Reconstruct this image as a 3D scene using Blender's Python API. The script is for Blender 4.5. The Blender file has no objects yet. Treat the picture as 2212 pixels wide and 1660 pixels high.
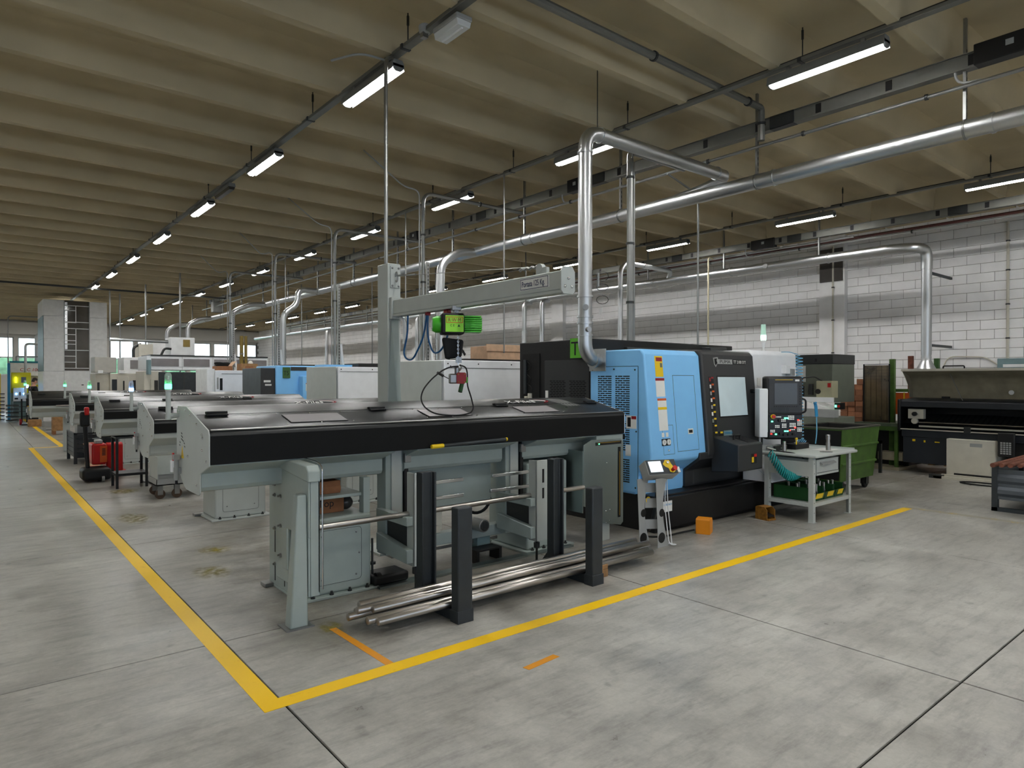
import bpy, bmesh, math, random
from mathutils import Vector, Matrix
random.seed(7)
C = bpy.context.scene.collection
SC = bpy.context.scene
# ---------------------------------------------------------------- camera, world, exposure
CAMH = 1.75
YAW = math.atan(1178 / 1437.0)
cam_data = bpy.data.cameras.new('camera'); cam_data.sensor_width = 36.0; cam_data.lens = 36 * 1437 / 2212.0
cam_data.clip_start = 0.05; cam_data.clip_end = 300
cam = bpy.data.objects.new('camera', cam_data); C.objects.link(cam)
cam.location = (0, 0, CAMH); cam.rotation_euler = (math.pi / 2 - math.atan(10 / 1437.0), 0, -YAW)
SC.camera = cam
world = bpy.data.worlds.new('world'); SC.world = world; world.use_nodes = True
wb = world.node_tree.nodes['Background']; wb.inputs[0].default_value = (0.80, 0.90, 1.0, 1); wb.inputs[1].default_value = 3.0
SC.view_settings.view_transform = 'Standard'; SC.view_settings.look = 'None'; SC.view_settings.gamma = 1.0
SC.view_settings.use_curve_mapping = False
SC.view_settings.exposure = 1.33
SC.cycles.use_light_tree = False
LAMP_STRENGTH = 40.0
SC.cycles.max_bounces = 5; SC.cycles.diffuse_bounces = 4; SC.cycles.glossy_bounces = 3; SC.cycles.transmission_bounces = 4; SC.cycles.transparent_max_bounces = 5
SC.cycles.caustics_reflective = False; SC.cycles.caustics_refractive = False; SC.cycles.sample_clamp_indirect = 3.0; SC.cycles.adaptive_threshold = .05; SC.cycles.blur_glossy = 1.0
# ---------------------------------------------------------------- materials
def lin(c):
    c = c / 255.0
    return c / 12.92 if c <= 0.04045 else ((c + 0.055) / 1.055) ** 2.4
def L3(rgb): return (lin(rgb[0]), lin(rgb[1]), lin(rgb[2]), 1)
MATS = {}
def M(name, rgb=None, rough=0.5, metal=0.0, var=0.06, scale=6.0, bump=0.0, bscale=200.0, emit=0.0, spec=0.5, trans=0.0, alpha=1.0, rvar=0.08, ior=1.45):
    if name in MATS: return MATS[name]
    m = bpy.data.materials.new(name); m.use_nodes = True; nt = m.node_tree; n = nt.nodes; l = nt.links
    b = n['Principled BSDF']
    b.inputs['Roughness'].default_value = rough; b.inputs['Metallic'].default_value = metal
    b.inputs['Specular IOR Level'].default_value = spec; b.inputs['IOR'].default_value = ior
    if trans: b.inputs['Transmission Weight'].default_value = trans
    if alpha < 1: b.inputs['Alpha'].default_value = alpha
    col = L3(rgb); b.inputs['Base Color'].default_value = col
    geo = n.new('ShaderNodeNewGeometry')
    if var:
        t = n.new('ShaderNodeTexNoise'); t.inputs['Scale'].default_value = scale; t.inputs['Detail'].default_value = 5
        l.new(geo.outputs['Position'], t.inputs['Vector'])
        r = n.new('ShaderNodeValToRGB'); e = r.color_ramp.elements
        e[0].position = 0.3; e[1].position = 0.7
        e[0].color = tuple(c * (1 - var) for c in col[:3]) + (1,); e[1].color = tuple(min(1, c * (1 + var)) for c in col[:3]) + (1,)
        l.new(t.outputs['Fac'], r.inputs['Fac']); l.new(r.outputs['Color'], b.inputs['Base Color'])
        if rvar:
            mr = n.new('ShaderNodeMapRange'); mr.inputs['To Min'].default_value = max(0, rough - rvar); mr.inputs['To Max'].default_value = min(1, rough + rvar)
            l.new(t.outputs['Fac'], mr.inputs['Value']); l.new(mr.outputs['Result'], b.inputs['Roughness'])
    if bump and name == 'lid_black':
        t2 = n.new('ShaderNodeTexNoise'); t2.inputs['Scale'].default_value = bscale; t2.inputs['Detail'].default_value = 2
        l.new(geo.outputs['Position'], t2.inputs['Vector'])
        bp = n.new('ShaderNodeBump'); bp.inputs['Strength'].default_value = bump; bp.inputs['Distance'].default_value = 0.002
        l.new(t2.outputs['Fac'], bp.inputs['Height']); l.new(bp.outputs['Normal'], b.inputs['Normal'])
    if emit:
        if name not in ('lamp_lit', 'added_daylight'): m.cycles.emission_sampling = 'NONE'
        b.inputs['Emission Color'].default_value = col; b.inputs['Emission Strength'].default_value = emit
    MATS[name] = m
    return m
def concrete_floor():
    m = bpy.data.materials.new('concrete_floor'); m.use_nodes = True; nt = m.node_tree; n = nt.nodes; l = nt.links
    b = n['Principled BSDF']; geo = n.new('ShaderNodeNewGeometry')
    def noise(sc, det, rg=0.6, stretch=None):
        t = n.new('ShaderNodeTexNoise'); t.inputs['Scale'].default_value = sc; t.inputs['Detail'].default_value = det; t.inputs['Roughness'].default_value = rg
        if stretch:
            mp = n.new('ShaderNodeMapping'); mp.inputs['Scale'].default_value = stretch[0]; mp.inputs['Rotation'].default_value = (0, 0, stretch[1])
            l.new(geo.outputs['Position'], mp.inputs['Vector']); l.new(mp.outputs['Vector'], t.inputs['Vector'])
        else: l.new(geo.outputs['Position'], t.inputs['Vector'])
        return t
    big = noise(0.55, 6); mid = noise(2.6, 8, .7); fine = noise(38, 6, .7); scr = noise(2.2, 7, .75, ((1, 5, 1), .5)); spots = noise(5.5, 3, .5)
    def ramp(src, p0, c0, p1, c1):
        r = n.new('ShaderNodeValToRGB'); e = r.color_ramp.elements; e[0].position = p0; e[1].position = p1; e[0].color = c0; e[1].color = c1
        l.new(src.outputs['Fac'], r.inputs['Fac']); return r
    def mul(a, c, f):
        x = n.new('ShaderNodeMix'); x.data_type = 'RGBA'; x.blend_type = 'MULTIPLY'; x.inputs['Factor'].default_value = f
        l.new(a, x.inputs['A']); l.new(c, x.inputs['B']); return x.outputs['Result']
    g = lambda v: (v, v, v, 1)
    base = ramp(big, .32, L3((170, 168, 161)), .68, L3((190, 189, 183))).outputs['Color']
    c = mul(base, ramp(mid, .35, g(.66), .62, g(1.08)).outputs['Color'], .85)
    c = mul(c, ramp(fine, .3, g(.84), .7, g(1.1)).outputs['Color'], .6)
    c = mul(c, ramp(scr, .34, g(.55), .52, g(1)).outputs['Color'], .6)
    c = mul(c, ramp(spots, .26, g(.45), .34, g(1)).outputs['Color'], .5)
    # oily dirt trodden in around the machines, inside the marked cells
    sx = n.new('ShaderNodeSeparateXYZ'); l.new(geo.outputs['Position'], sx.inputs[0]); dirt = noise(.9, 7, .7)
    def step(sock, a, e):
        q = n.new('ShaderNodeMapRange'); q.interpolation_type = 'SMOOTHSTEP'; q.inputs['From Min'].default_value = a; q.inputs['From Max'].default_value = e; l.new(sock, q.inputs['Value']); return q.outputs['Result']
    def mth(op, a, b2):
        q = n.new('ShaderNodeMath'); q.operation = op; l.new(a, q.inputs[0])
        if isinstance(b2, float): q.inputs[1].default_value = b2
        else: l.new(b2, q.inputs[1])
        return q.outputs[0]
    zone = mth('MULTIPLY', step(sx.outputs[0], 1.25, 2.0), step(sx.outputs[1], 3.4, 4.3))
    amt = mth('MULTIPLY', zone, step(dirt.outputs['Fac'], .30, .62))
    dm = n.new('ShaderNodeMix'); dm.data_type = 'RGBA'; dm.blend_type = 'MULTIPLY'; l.new(amt, dm.inputs['Factor']); l.new(c, dm.inputs['A']); dm.inputs['B'].default_value = (.50, .47, .42, 1); c = dm.outputs['Result']
    l.new(c, b.inputs['Base Color'])
    mr = n.new('ShaderNodeMapRange'); mr.inputs['From Min'].default_value = .3; mr.inputs['From Max'].default_value = .7
    mr.inputs['To Min'].default_value = .26; mr.inputs['To Max'].default_value = .50
    l.new(mid.outputs['Fac'], mr.inputs['Value']); l.new(mr.outputs['Result'], b.inputs['Roughness'])
    bp = n.new('ShaderNodeBump'); bp.inputs['Strength'].default_value = .10; bp.inputs['Distance'].default_value = .004
    l.new(mid.outputs['Fac'], bp.inputs['Height']); l.new(bp.outputs['Normal'], b.inputs['Normal'])
    b.inputs['Specular IOR Level'].default_value = .45
    MATS['concrete_floor'] = m; return m
def worn_paint(name, rgb, under=(140, 134, 122), amount=.40, rough=.45):
    m = bpy.data.materials.new(name); m.use_nodes = True; nt = m.node_tree; n = nt.nodes; l = nt.links
    b = n['Principled BSDF']; geo = n.new('ShaderNodeNewGeometry')
    t = n.new('ShaderNodeTexNoise'); t.inputs['Scale'].default_value = 9; t.inputs['Detail'].default_value = 9; t.inputs['Roughness'].default_value = .75
    l.new(geo.outputs['Position'], t.inputs['Vector'])
    r = n.new('ShaderNodeValToRGB'); e = r.color_ramp.elements; e[0].position = amount - .10; e[1].position = amount + .06
    e[0].color = L3(under); e[1].color = L3(rgb); l.new(t.outputs['Fac'], r.inputs['Fac']); l.new(r.outputs['Color'], b.inputs['Base Color'])
    b.inputs['Roughness'].default_value = rough; MATS[name] = m; return m
def galv(name, rgb, rough=.3):
    m = M(name, rgb, rough, 1.0, var=.03, scale=3, rvar=.02); return m
concrete_floor(); galv('galvanised', (200, 203, 204), .36); galv('galv_plate', (150, 162, 160), .42)
worn_paint('yellow_paint', (255, 206, 0), under=(226, 172, 4), amount=.36); worn_paint('orange_paint', (226, 150, 14), amount=.38); worn_paint('faded_yellow', (196, 166, 40), under=(160, 156, 140), amount=.62)
M('joint_black', (8, 8, 8), .9); M('ceiling_concrete', (192, 179, 148), .85, var=.10, scale=1.2, bump=.25, bscale=60)
M('wall_white', (246, 246, 246), .75, var=.05, scale=2.5, bump=.3, bscale=90); M('mortar', (138, 136, 132), .9)
M('plaster', (214, 213, 208), .85, var=.05, scale=1.0); M('dark_steel', (64, 66, 66), .45, .6); M('zinc', (150, 152, 150), .38, .9)
M('rail_grey', (120, 120, 114), .5, .5); M('lamp_body', (120, 122, 120), .5); M('lamp_glass', (222, 226, 226), .25, var=0)
M('lamp_lit', (247, 246, 244), .5, var=0, emit=LAMP_STRENGTH)
M('paint_grey', (186, 192, 188), .42, var=.04, bump=.06, bscale=300); M('paint_grey_shaded', (164, 176, 172), .42, var=.05, bump=.06, bscale=300)  # second one: same grey paint with its teal shade put into the colour
M('lid_black', (40, 42, 43), .30, .35, var=.10, scale=4, bump=.18, bscale=420, rvar=.06); M('lid_front', (11, 12, 12), .6, .0, spec=.25, var=.08, bump=.15, bscale=420)  # second tone: the lid's own black with the front's shade put in
M('black', (14, 14, 15), .5, var=.1); M('black_gloss', (16, 17, 18), .22, var=0); M('charcoal', (52, 57, 60), .5, .2, var=.12, scale=12, bump=.1)
M('rubber', (20, 20, 20), .7); M('chrome', (205, 206, 206), .26, 1.0, var=.0); M('bar_steel', (182, 178, 172), .30, 1.0, var=.05, scale=4, rvar=.03)
M('steel', (150, 150, 148), .35, .9, var=.1); M('white_paint', (226, 229, 230), .38, var=.03); M('machine_white', (238, 241, 244), .36, var=.03)
M('blue_paint', (136, 202, 255), .38, var=.03, bump=.05, bscale=300); M('dark_grey_paint', (50, 51, 52), .42, var=.06, bump=.08, bscale=300)
M('red', (190, 24, 22), .35); M('crimson', (150, 24, 34), .4); M('green_bright', (70, 176, 44), .35); M('lime', (150, 226, 60), .4)
M('green_dark', (28, 74, 34), .45, var=.15); M('green_bin', (72, 104, 42), .5, var=.3, scale=5, bump=.2, bscale=30); M('yellow', (236, 200, 28), .4); M('orange', (226, 140, 22), .45)
M('orange_panel', (206, 88, 24), .5); M('blue_hose', (30, 96, 150), .4); M('teal_hose', (40, 150, 150), .35); M('sky_hose', (110, 178, 214), .35)
M('paper', (232, 232, 228), .7, var=.03); M('screen_grey', (74, 78, 80), .25, var=0); M('cardboard', (216, 180, 148), .8, var=.12, scale=10); M('kraft', (142, 96, 64), .8, var=.15, scale=14)
M('wood', (158, 120, 80), .7, var=.25, scale=12); M('rust', (120, 74, 58), .75, .2, var=.35, scale=14)
M('cream', (206, 202, 188), .5, var=.05); M('cream_dirty', (150, 142, 120), .55, var=.18, scale=5); M('olive_grey', (110, 116, 104), .5, var=.08); M('beige', (186, 182, 150), .5)
M('skin', (196, 148, 122), .55, var=.05); M('hair', (44, 34, 28), .7); M('grey_hair', (96, 88, 78), .7); M('cloth_black', (22, 23, 26), .85, var=.15, scale=20); M('cloth_blue', (52, 66, 92), .85, var=.15, scale=20)
M('glass_door', (160, 178, 184), .12, var=0, spec=.6); M('glass_clear', (230, 240, 240), .05, var=0, trans=1.0); M('glass_dark', (60, 58, 56), .12, var=.1); M('glass_tint', (132, 128, 130), .40, var=.1, scale=3)
M('green_lit', (60, 255, 150), .4, var=0, emit=5.0); M('blue_lit', (120, 190, 255), .4, var=0, emit=5.0); M('green_glow', (150, 235, 190), .3, var=0, emit=.8); M('screen_lit', (196, 214, 222), .3, var=0, emit=.55)
M('red_lit', (255, 50, 40), .4, var=0, emit=1.3); M('white_lit', (226, 228, 222), .4, var=0, emit=.22); M('yellow_lit', (236, 255, 40), .4, var=0, emit=1.6)
M('mesh_brown', (70, 54, 36), .6, .2, var=.4, scale=3); M('foliage', (96, 130, 100), .9, var=.5, scale=3); M('cloth_grey', (150, 150, 150), .9)
M('plastic_grey', (158, 160, 158), .5); M('plastic_white', (240, 242, 242), .45); M('brass', (176, 142, 60), .35, .9); M('dusty_blue', (120, 146, 150), .55, var=.1); M('cyan_blue', (40, 140, 190), .45)
def clear_plastic():
    m = bpy.data.materials.new('clear_plastic'); m.use_nodes = True; b = m.node_tree.nodes['Principled BSDF']
    b.inputs['Base Color'].default_value = (.85, .9, .9, 1); b.inputs['Roughness'].default_value = .08; b.inputs['Alpha'].default_value = .28; MATS['clear_plastic'] = m
clear_plastic()
def smear_mat():
    m = bpy.data.materials.new('smear'); m.use_nodes = True; n = m.node_tree.nodes; l = m.node_tree.links; b = n['Principled BSDF']; b.inputs['Base Color'].default_value = L3((166, 150, 34)); b.inputs['Roughness'].default_value = .5
    tc = n.new('ShaderNodeTexCoord'); mp = n.new('ShaderNodeMapping'); mp.inputs['Location'].default_value = (-.5, -.5, 0); l.new(tc.outputs['Generated'], mp.inputs['Vector'])
    sx = n.new('ShaderNodeSeparateXYZ'); l.new(mp.outputs['Vector'], sx.inputs[0]); cx_ = n.new('ShaderNodeCombineXYZ'); l.new(sx.outputs[0], cx_.inputs[0]); l.new(sx.outputs[1], cx_.inputs[1])
    ln = n.new('ShaderNodeVectorMath'); ln.operation = 'LENGTH'; l.new(cx_.outputs[0], ln.inputs[0])
    mr = n.new('ShaderNodeMapRange'); mr.inputs['From Min'].default_value = .5; mr.inputs['From Max'].default_value = .1; mr.inputs['To Max'].default_value = .55; l.new(ln.outputs['Value'], mr.inputs['Value'])
    t = n.new('ShaderNodeTexNoise'); t.inputs['Scale'].default_value = 14; t.inputs['Detail'].default_value = 8; l.new(tc.outputs['Object'], t.inputs['Vector'])
    r = n.new('ShaderNodeMapRange'); r.inputs['From Min'].default_value = .4; r.inputs['From Max'].default_value = .65; l.new(t.outputs['Fac'], r.inputs['Value'])
    mu = n.new('ShaderNodeMath'); mu.operation = 'MULTIPLY'; l.new(mr.outputs['Result'], mu.inputs[0]); l.new(r.outputs['Result'], mu.inputs[1]); l.new(mu.outputs[0], b.inputs['Alpha']); MATS['smear'] = m
smear_mat(); M('added_daylight', (205, 226, 255), .6, var=0, emit=1.3)  # glow of the unseen panes added behind the camera
def carton_mat():
    m = M('carton_brown', (160, 108, 78), .8, var=.12, scale=11); n = m.node_tree.nodes; l = m.node_tree.links; b = n['Principled BSDF']; src = b.inputs['Base Color'].links[0].from_socket
    oi = n.new('ShaderNodeObjectInfo'); mr = n.new('ShaderNodeMapRange'); mr.inputs['To Min'].default_value = .6; mr.inputs['To Max'].default_value = 1.25; l.new(oi.outputs['Random'], mr.inputs['Value'])
    mx = n.new('ShaderNodeMix'); mx.data_type = 'RGBA'; mx.blend_type = 'MULTIPLY'; mx.inputs['Factor'].default_value = 1.0; l.new(src, mx.inputs['A']); l.new(mr.outputs['Result'], mx.inputs['B']); l.new(mx.outputs['Result'], b.inputs['Base Color'])
carton_mat()
# ---------------------------------------------------------------- geometry helpers
def fil(pts, rad, seg=6):
    """round the corners of a polyline"""
    P = [Vector(p) for p in pts]; out = [P[0]]
    for i in range(1, len(P) - 1):
        a, b, c = P[i - 1], P[i], P[i + 1]; u = (a - b); v = (c - b)
        if u.length < 1e-6 or v.length < 1e-6: continue
        d = min(rad, u.length * .49, v.length * .49); p0 = b + u.normalized() * d; p1 = b + v.normalized() * d
        for k in range(seg + 1):
            t = k / seg; out.append(p0 * (1 - t) ** 2 + b * 2 * t * (1 - t) + p1 * t * t)
    out.append(P[-1]); return out
class MB:
    def __init__(s): s.v = []; s.f = []; s.m = None
    def add(s, vs, fs):
        o = len(s.v)
        s.v += [tuple(s.m @ Vector(q)) for q in vs] if s.m else [tuple(q) for q in vs]
        s.f += [tuple(i + o for i in q) for q in fs]; return s
    def b(s, x0, x1, y0, y1, z0, z1):
        return s.add([(x0, y0, z0), (x1, y0, z0), (x1, y1, z0), (x0, y1, z0), (x0, y0, z1), (x1, y0, z1), (x1, y1, z1), (x0, y1, z1)],
                     [(0, 3, 2, 1), (4, 5, 6, 7), (0, 1, 5, 4), (1, 2, 6, 5), (2, 3, 7, 6), (3, 0, 4, 7)])
    def cb(s, c, sx, sy, sz): return s.b(c[0] - sx / 2, c[0] + sx / 2, c[1] - sy / 2, c[1] + sy / 2, c[2] - sz / 2, c[2] + sz / 2)
    def _pr(s, A, B):
        n = len(A); s.add(list(A) + list(B), [tuple(range(n - 1, -1, -1)), tuple(range(n, 2 * n))] + [(i, (i + 1) % n, n + (i + 1) % n, n + i) for i in range(n)]); return s
    def px(s, pr, x0, x1): return s._pr([(x0, y, z) for y, z in pr], [(x1, y, z) for y, z in pr])     # profile in (y, z), anticlockwise seen from +x
    def py(s, pr, y0, y1): return s._pr([(x, y0, z) for x, z in pr], [(x, y1, z) for x, z in pr])
    def pz(s, pr, z0, z1): return s._pr([(x, y, z0) for x, y in pr], [(x, y, z1) for x, y in pr])
    def cyl(s, p0, p1, r, n=12, r2=None):
        return s.tube([p0, p1], r, n, r2)
    def tube(s, pts, r, n=8, r2=None, closed=False):
        P = [Vector(p) for p in pts]; k = len(P); vs = []; fs = []; up = None
        for i, p in enumerate(P):
            if closed: t = (P[(i + 1) % k] - P[i - 1])
            else: t = (P[min(i + 1, k - 1)] - P[max(i - 1, 0)])
            t.normalize()
            if up is None: up = Vector((0, 0, 1)) if abs(t.z) < .9 else Vector((1, 0, 0))
            a = t.cross(up)
            if a.length < 1e-5: a = t.cross(Vector((0, 1, 0)))
            a.normalize(); bb = a.cross(t).normalized(); up = bb
            rr = r if r2 is None else r + (r2 - r) * i / max(1, k - 1)
            for j in range(n):
                w = 2 * math.pi * j / n; vs.append(p + a * math.cos(w) * rr + bb * math.sin(w) * rr)
        m = k if closed else k - 1
        for i in range(m):
            q = (i + 1) % k
            for j in range(n): fs.append((i * n + j, i * n + (j + 1) % n, q * n + (j + 1) % n, q * n + j))
        if not closed: fs += [tuple(range(n - 1, -1, -1)), tuple((k - 1) * n + j for j in range(n))]
        return s.add(vs, fs)
    def lathe(s, c, prof, n=16, axis='z'):
        """prof: list of (r, h)"""
        vs = []; fs = []; k = len(prof)
        for r, hh in prof:
            for j in range(n):
                w = 2 * math.pi * j / n; q = (r * math.cos(w), r * math.sin(w))
                v = {'z': (q[0], q[1], hh), 'x': (hh, q[0], q[1]), 'y': (q[0], hh, -q[1])}[axis]; vs.append((c[0] + v[0], c[1] + v[1], c[2] + v[2]))
        for i in range(k - 1):
            for j in range(n): fs.append((i * n + j, i * n + (j + 1) % n, (i + 1) * n + (j + 1) % n, (i + 1) * n + j))
        fs += [tuple(range(n - 1, -1, -1)), tuple((k - 1) * n + j for j in range(n))]
        return s.add(vs, fs)
    def sph(s, c, r, n=10, sz=1.0):
        return s.lathe(c, [(max(.0008, r * math.sin(math.pi * k / n)), -r * sz * math.cos(math.pi * k / n)) for k in range(n + 1)], n + 2)
    def mesh(s, name, smooth=True, ang=35):
        me = bpy.data.meshes.new(name); me.from_pydata(s.v, [], s.f); me.update()
        bm = bmesh.new(); bm.from_mesh(me); bmesh.ops.recalc_face_normals(bm, faces=bm.faces); bm.to_mesh(me); bm.free()
        if smooth:
            me.shade_smooth(); me.set_sharp_from_angle(angle=math.radians(ang))
        return me
W = {}
def setp(o, parent):
    o.parent = parent
    w = W.get(parent.name, Vector((0, 0, 0))); o.location = Vector(o.location) - w
def T(name, label, cat, loc=(0, 0, 0), group=None):
    o = bpy.data.objects.new(name, None); C.objects.link(o); o.location = loc; W[o.name] = Vector(loc); o.empty_display_size = .1
    tag(o, label, cat, group); return o
def tag(o, label, cat, group=None, kind=None):
    if label: o['label'] = label
    if cat: o['category'] = cat
    if group: o['group'] = group
    if kind: o['kind'] = kind
    return o
def P(name, mb, mat, parent=None, bev=0.0, seg=2, label=None, kind=None, smooth=True, ang=35):
    me = mb.mesh(name, smooth, ang); me.materials.append(MATS[mat] if isinstance(mat, str) else mat)
    o = bpy.data.objects.new(name, me); C.objects.link(o)
    if parent is not None: setp(o, parent)
    if bev:
        md = o.modifiers.new('bevel', 'BEVEL'); md.width = bev; md.segments = seg; md.limit_method = 'ANGLE'; md.angle_limit = math.radians(40)
    if label: o['label'] = label
    if kind: o['kind'] = kind
    return o
def S(name, mb, mat, parent=None, **k):
    o = P(name, mb, mat, parent, **k)
    if parent is None: o['kind'] = 'structure'
    return o
def TXT(parent, text, size, loc, rot, mat, name='lettering', align='LEFT', sx=1.0, shear=0.0):
    cu = bpy.data.curves.new(name, 'FONT'); cu.body = text; cu.size = size; cu.extrude = .0006; cu.align_x = align; cu.shear = shear; cu.resolution_u = 3
    tmp = bpy.data.objects.new(name, cu); me = bpy.data.meshes.new_from_object(tmp); me.name = name; bpy.data.objects.remove(tmp); bpy.data.curves.remove(cu)
    me.materials.clear(); me.materials.append(MATS[mat]); o = bpy.data.objects.new(name, me); C.objects.link(o); o.location = loc
    if parent is not None: setp(o, parent)
    o.rotation_euler = rot; o.scale = (sx, 1, 1); return o
def copy_tree(o, parent=None):
    c = o.copy(); C.objects.link(c); c.parent = parent
    for ch in o.children: copy_tree(ch, c)
    return c
def ordw(i): return ['nearest', 'second', 'third', 'fourth', 'fifth', 'sixth', 'seventh', 'eighth', 'ninth', 'tenth', 'eleventh', 'twelfth', 'thirteenth', 'fourteenth', 'fifteenth', 'sixteenth'][i]
RX = (math.pi / 2, 0, 0); RL = (math.pi / 2, 0, -math.pi / 2)     # text on a face turned to -y / to -x
# ================================================================ the hall
X_L, X_R, Y_F, Y_B = -14.0, 16.6, -9.0, 50.0
RIB_Z, SLAB_Z, RIB_DY, RIB_Y0 = 5.28, 5.66, 1.25, 8.97
floor = S('floor', MB().b(X_L, X_R, Y_F, Y_B, -.20, -.012), 'joint_black')
xs = [X_L] + [1.317 + 3.12 * k for k in range(-4, 5)] + [X_R]; ys = [Y_F] + [1.318 + 3.325 * k for k in range(-3, 15)] + [Y_B]
for i in range(len(xs) - 1):
    for j in range(len(ys) - 1):
        if xs[i + 1] - xs[i] < .05 or ys[j + 1] - ys[j] < .05: continue
        P('floor_slab', MB().b(xs[i] + .0065, xs[i + 1] - .0065, ys[j] + .0065, ys[j + 1] - .0065, -.02, 0), 'concrete_floor', floor, bev=.002, seg=1)
def line(name, x0, x1, y0, y1, mat='yellow_paint', z=.0014): return P(name, MB().b(x0, x1, y0, y1, .0002, z), mat, floor, smooth=False)
line('yellow_line', 1.20, 1.312, 3.52, 20.75); line('yellow_line', 1.200, 9.87, 3.508, 3.626, z=.0018)
line('yellow_line', 1.20, 2.0, 20.75, 20.9); line('yellow_line', 1.86, 1.99, 20.9, 36.0)
line('yellow_line', 9.86, 9.98, .6, 3.62, 'faded_yellow')
P('orange_line', MB().pz([(1.955, 4.40), (2.005, 4.40), (2.03, 3.62), (1.975, 3.62)], .0002, .0016), 'orange_paint', floor)
P('orange_line', MB().pz([(2.60, 3.07), (2.61, 3.02), (2.885, 3.045), (2.875, 3.095)], .0002, .0016), 'orange_paint', floor)
for (x, y, r1, r2) in ((1.98, 4.42, .12, .17), (1.72, 6.4, .18, .28), (1.95, 7.2, .2, .2), (1.62, 9.5, .2, .5), (1.9, 11.9, .3, .3)):
    P('paint_smear', MB().pz([(x + r1 * math.cos(a) * random.uniform(.7, 1.1), y + r2 * math.sin(a) * random.uniform(.7, 1.1)) for a in [k * math.pi / 8 for k in range(16)]], .0002, .0010), 'smear', floor)
# ceiling: thin slab on tapered concrete ribs
ceiling = S('ceiling', MB().b(X_L, X_R, Y_F, Y_B, SLAB_Z, SLAB_Z + .2), 'ceiling_concrete')
def rib_profile():
    pr = [(-.055, 0), (.055, 0), (.085, .20)]
    for k in range(1, 6):
        t = k / 5.0; pr.append((.085 + .17 * (1 - math.cos(t * math.pi / 2)), .20 + .185 * math.sin(t * math.pi / 2)))
    return pr + [(-y, z) for y, z in reversed(pr[2:])]
rib_mesh = None
for k in range(-14, 33):
    y = RIB_Y0 + RIB_DY * k
    if rib_mesh is None:
        o = P('ceiling_rib', MB().px([(a, RIB_Z + b_) for a, b_ in rib_profile()], X_L, 15.55), 'ceiling_concrete', ceiling, ang=28); rib_mesh = o
    else:
        o = rib_mesh.copy(); C.objects.link(o)
    o.location = (0, y, 0)
for k in range(-14, 33):                                        # the closed, curved end of each bay by the wall
    y0 = RIB_Y0 + RIB_DY * k
    P('ceiling_end_block', MB().py([(15.45, RIB_Z + .32), (15.62, RIB_Z + .12), (15.72, RIB_Z - .02), (16.6, RIB_Z - .02), (16.6, SLAB_Z), (15.3, SLAB_Z)], y0 + .03, y0 + RIB_DY - .03), 'ceiling_concrete', ceiling)
wl = S('wall_left', MB().b(X_L - .2, X_L, Y_F, Y_B, -.2, SLAB_Z), 'plaster'); wf = S('wall_front', MB().b(X_L, X_R, Y_F - .2, Y_F, -.2, 1.0).b(X_L, X_R, Y_F - .2, Y_F, 3.0, SLAB_Z), 'plaster')
# block wall
wr = S('wall_right', MB().b(X_R, X_R + .3, Y_F, Y_B, -.2, SLAB_Z), 'mortar')
PIL = [(2.9 - 9.8, .62), (2.9 - 9.8 + 4.9 + .2, 0), (7.36, .62), (17.2, .60), (27.0, .60), (36.8, .6)]
def in_pil(y0, y1): return any(w and y1 > a and y0 < a + w for a, w in PIL)
blk = {}; rest = MB(); near = []
for c in range(27):
    z = c * .2
    for i in range(-18, 100):
        y0 = i * .5 + (.25 if c % 2 else 0) + .11; y1 = y0 + .5
        if y1 > Y_B: continue
        cuts = [(y0, y1)]
        for a, w in PIL:
            if w and y1 > a and y0 < a + w:
                cuts = [q for q in ((y0, a), (a + w, y1)) if q[1] - q[0] > .03]
        for q in cuts:
            if 3.6 < q[0] < 12.2 and 1.55 < z < 4.95 and q[1] - q[0] > .4: near.append((q, z))
            else: rest.b(X_R - .010, X_R + .01, q[0] + .004, q[1] - .004, z + .004, z + .196)
near.sort(key=lambda t: t[0][0])
for q, z in near[300:]: rest.b(X_R - .010, X_R + .01, q[0] + .004, q[1] - .004, z + .004, z + .196)
b0 = None
for q, z in near[:300]:
    if b0 is None:
        b0 = P('block', MB().b(-.010, .01, -.246, .246, -.096, .096), 'wall_white', wr, bev=.003, seg=1); o = b0
    else:
        o = b0.copy(); C.objects.link(o)
    o.location = (X_R + random.uniform(-.0012, .0012), (q[0] + q[1]) / 2, z + .1)
P('block_courses', rest, 'wall_white', wr, kind='stuff', smooth=False)
for a, w in PIL:
    if w: P('pilaster', MB().b(X_R - .16, X_R + .02, a, a + w, 0, SLAB_Z), 'wall_white', wr, bev=.006)
# back wall with a band of windows
bw = MB(); zs0, zs1 = 2.0, 4.3
bw.b(X_L, X_R, Y_B, Y_B + .3, -.2, zs0); bw.b(X_L, X_R, Y_B, Y_B + .3, zs1, SLAB_Z)
wback = S('wall_back', bw, 'plaster')
nwin = 0; x = -13.6
while x < 16.0:
    P('window_pier', MB().b(x - .2, x, Y_B, Y_B + .3, zs0, zs1), 'plaster', wback)
    w = S('window_%d' % (nwin + 1), MB().b(x, x + 1.4, Y_B + .10, Y_B + .16, zs0, zs0 + .06).b(x, x + 1.4, Y_B + .10, Y_B + .16, zs1 - .06, zs1).b(x, x + .06, Y_B + .10, Y_B + .16, zs0, zs1).b(x + 1.34, x + 1.4, Y_B + .10, Y_B + .16, zs0, zs1).b(x + .06, x + 1.34, Y_B + .10, Y_B + .16, 3.05, 3.12), 'white_paint')
    P('pane', MB().b(x + .06, x + 1.34, Y_B + .125, Y_B + .133, zs0 + .06, 3.05), 'glass_clear', w); P('pane', MB().b(x + .06, x + 1.34, Y_B + .125, Y_B + .133, 3.12, zs1 - .06), 'glass_clear', w)
    nwin += 1; x += 1.6
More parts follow.
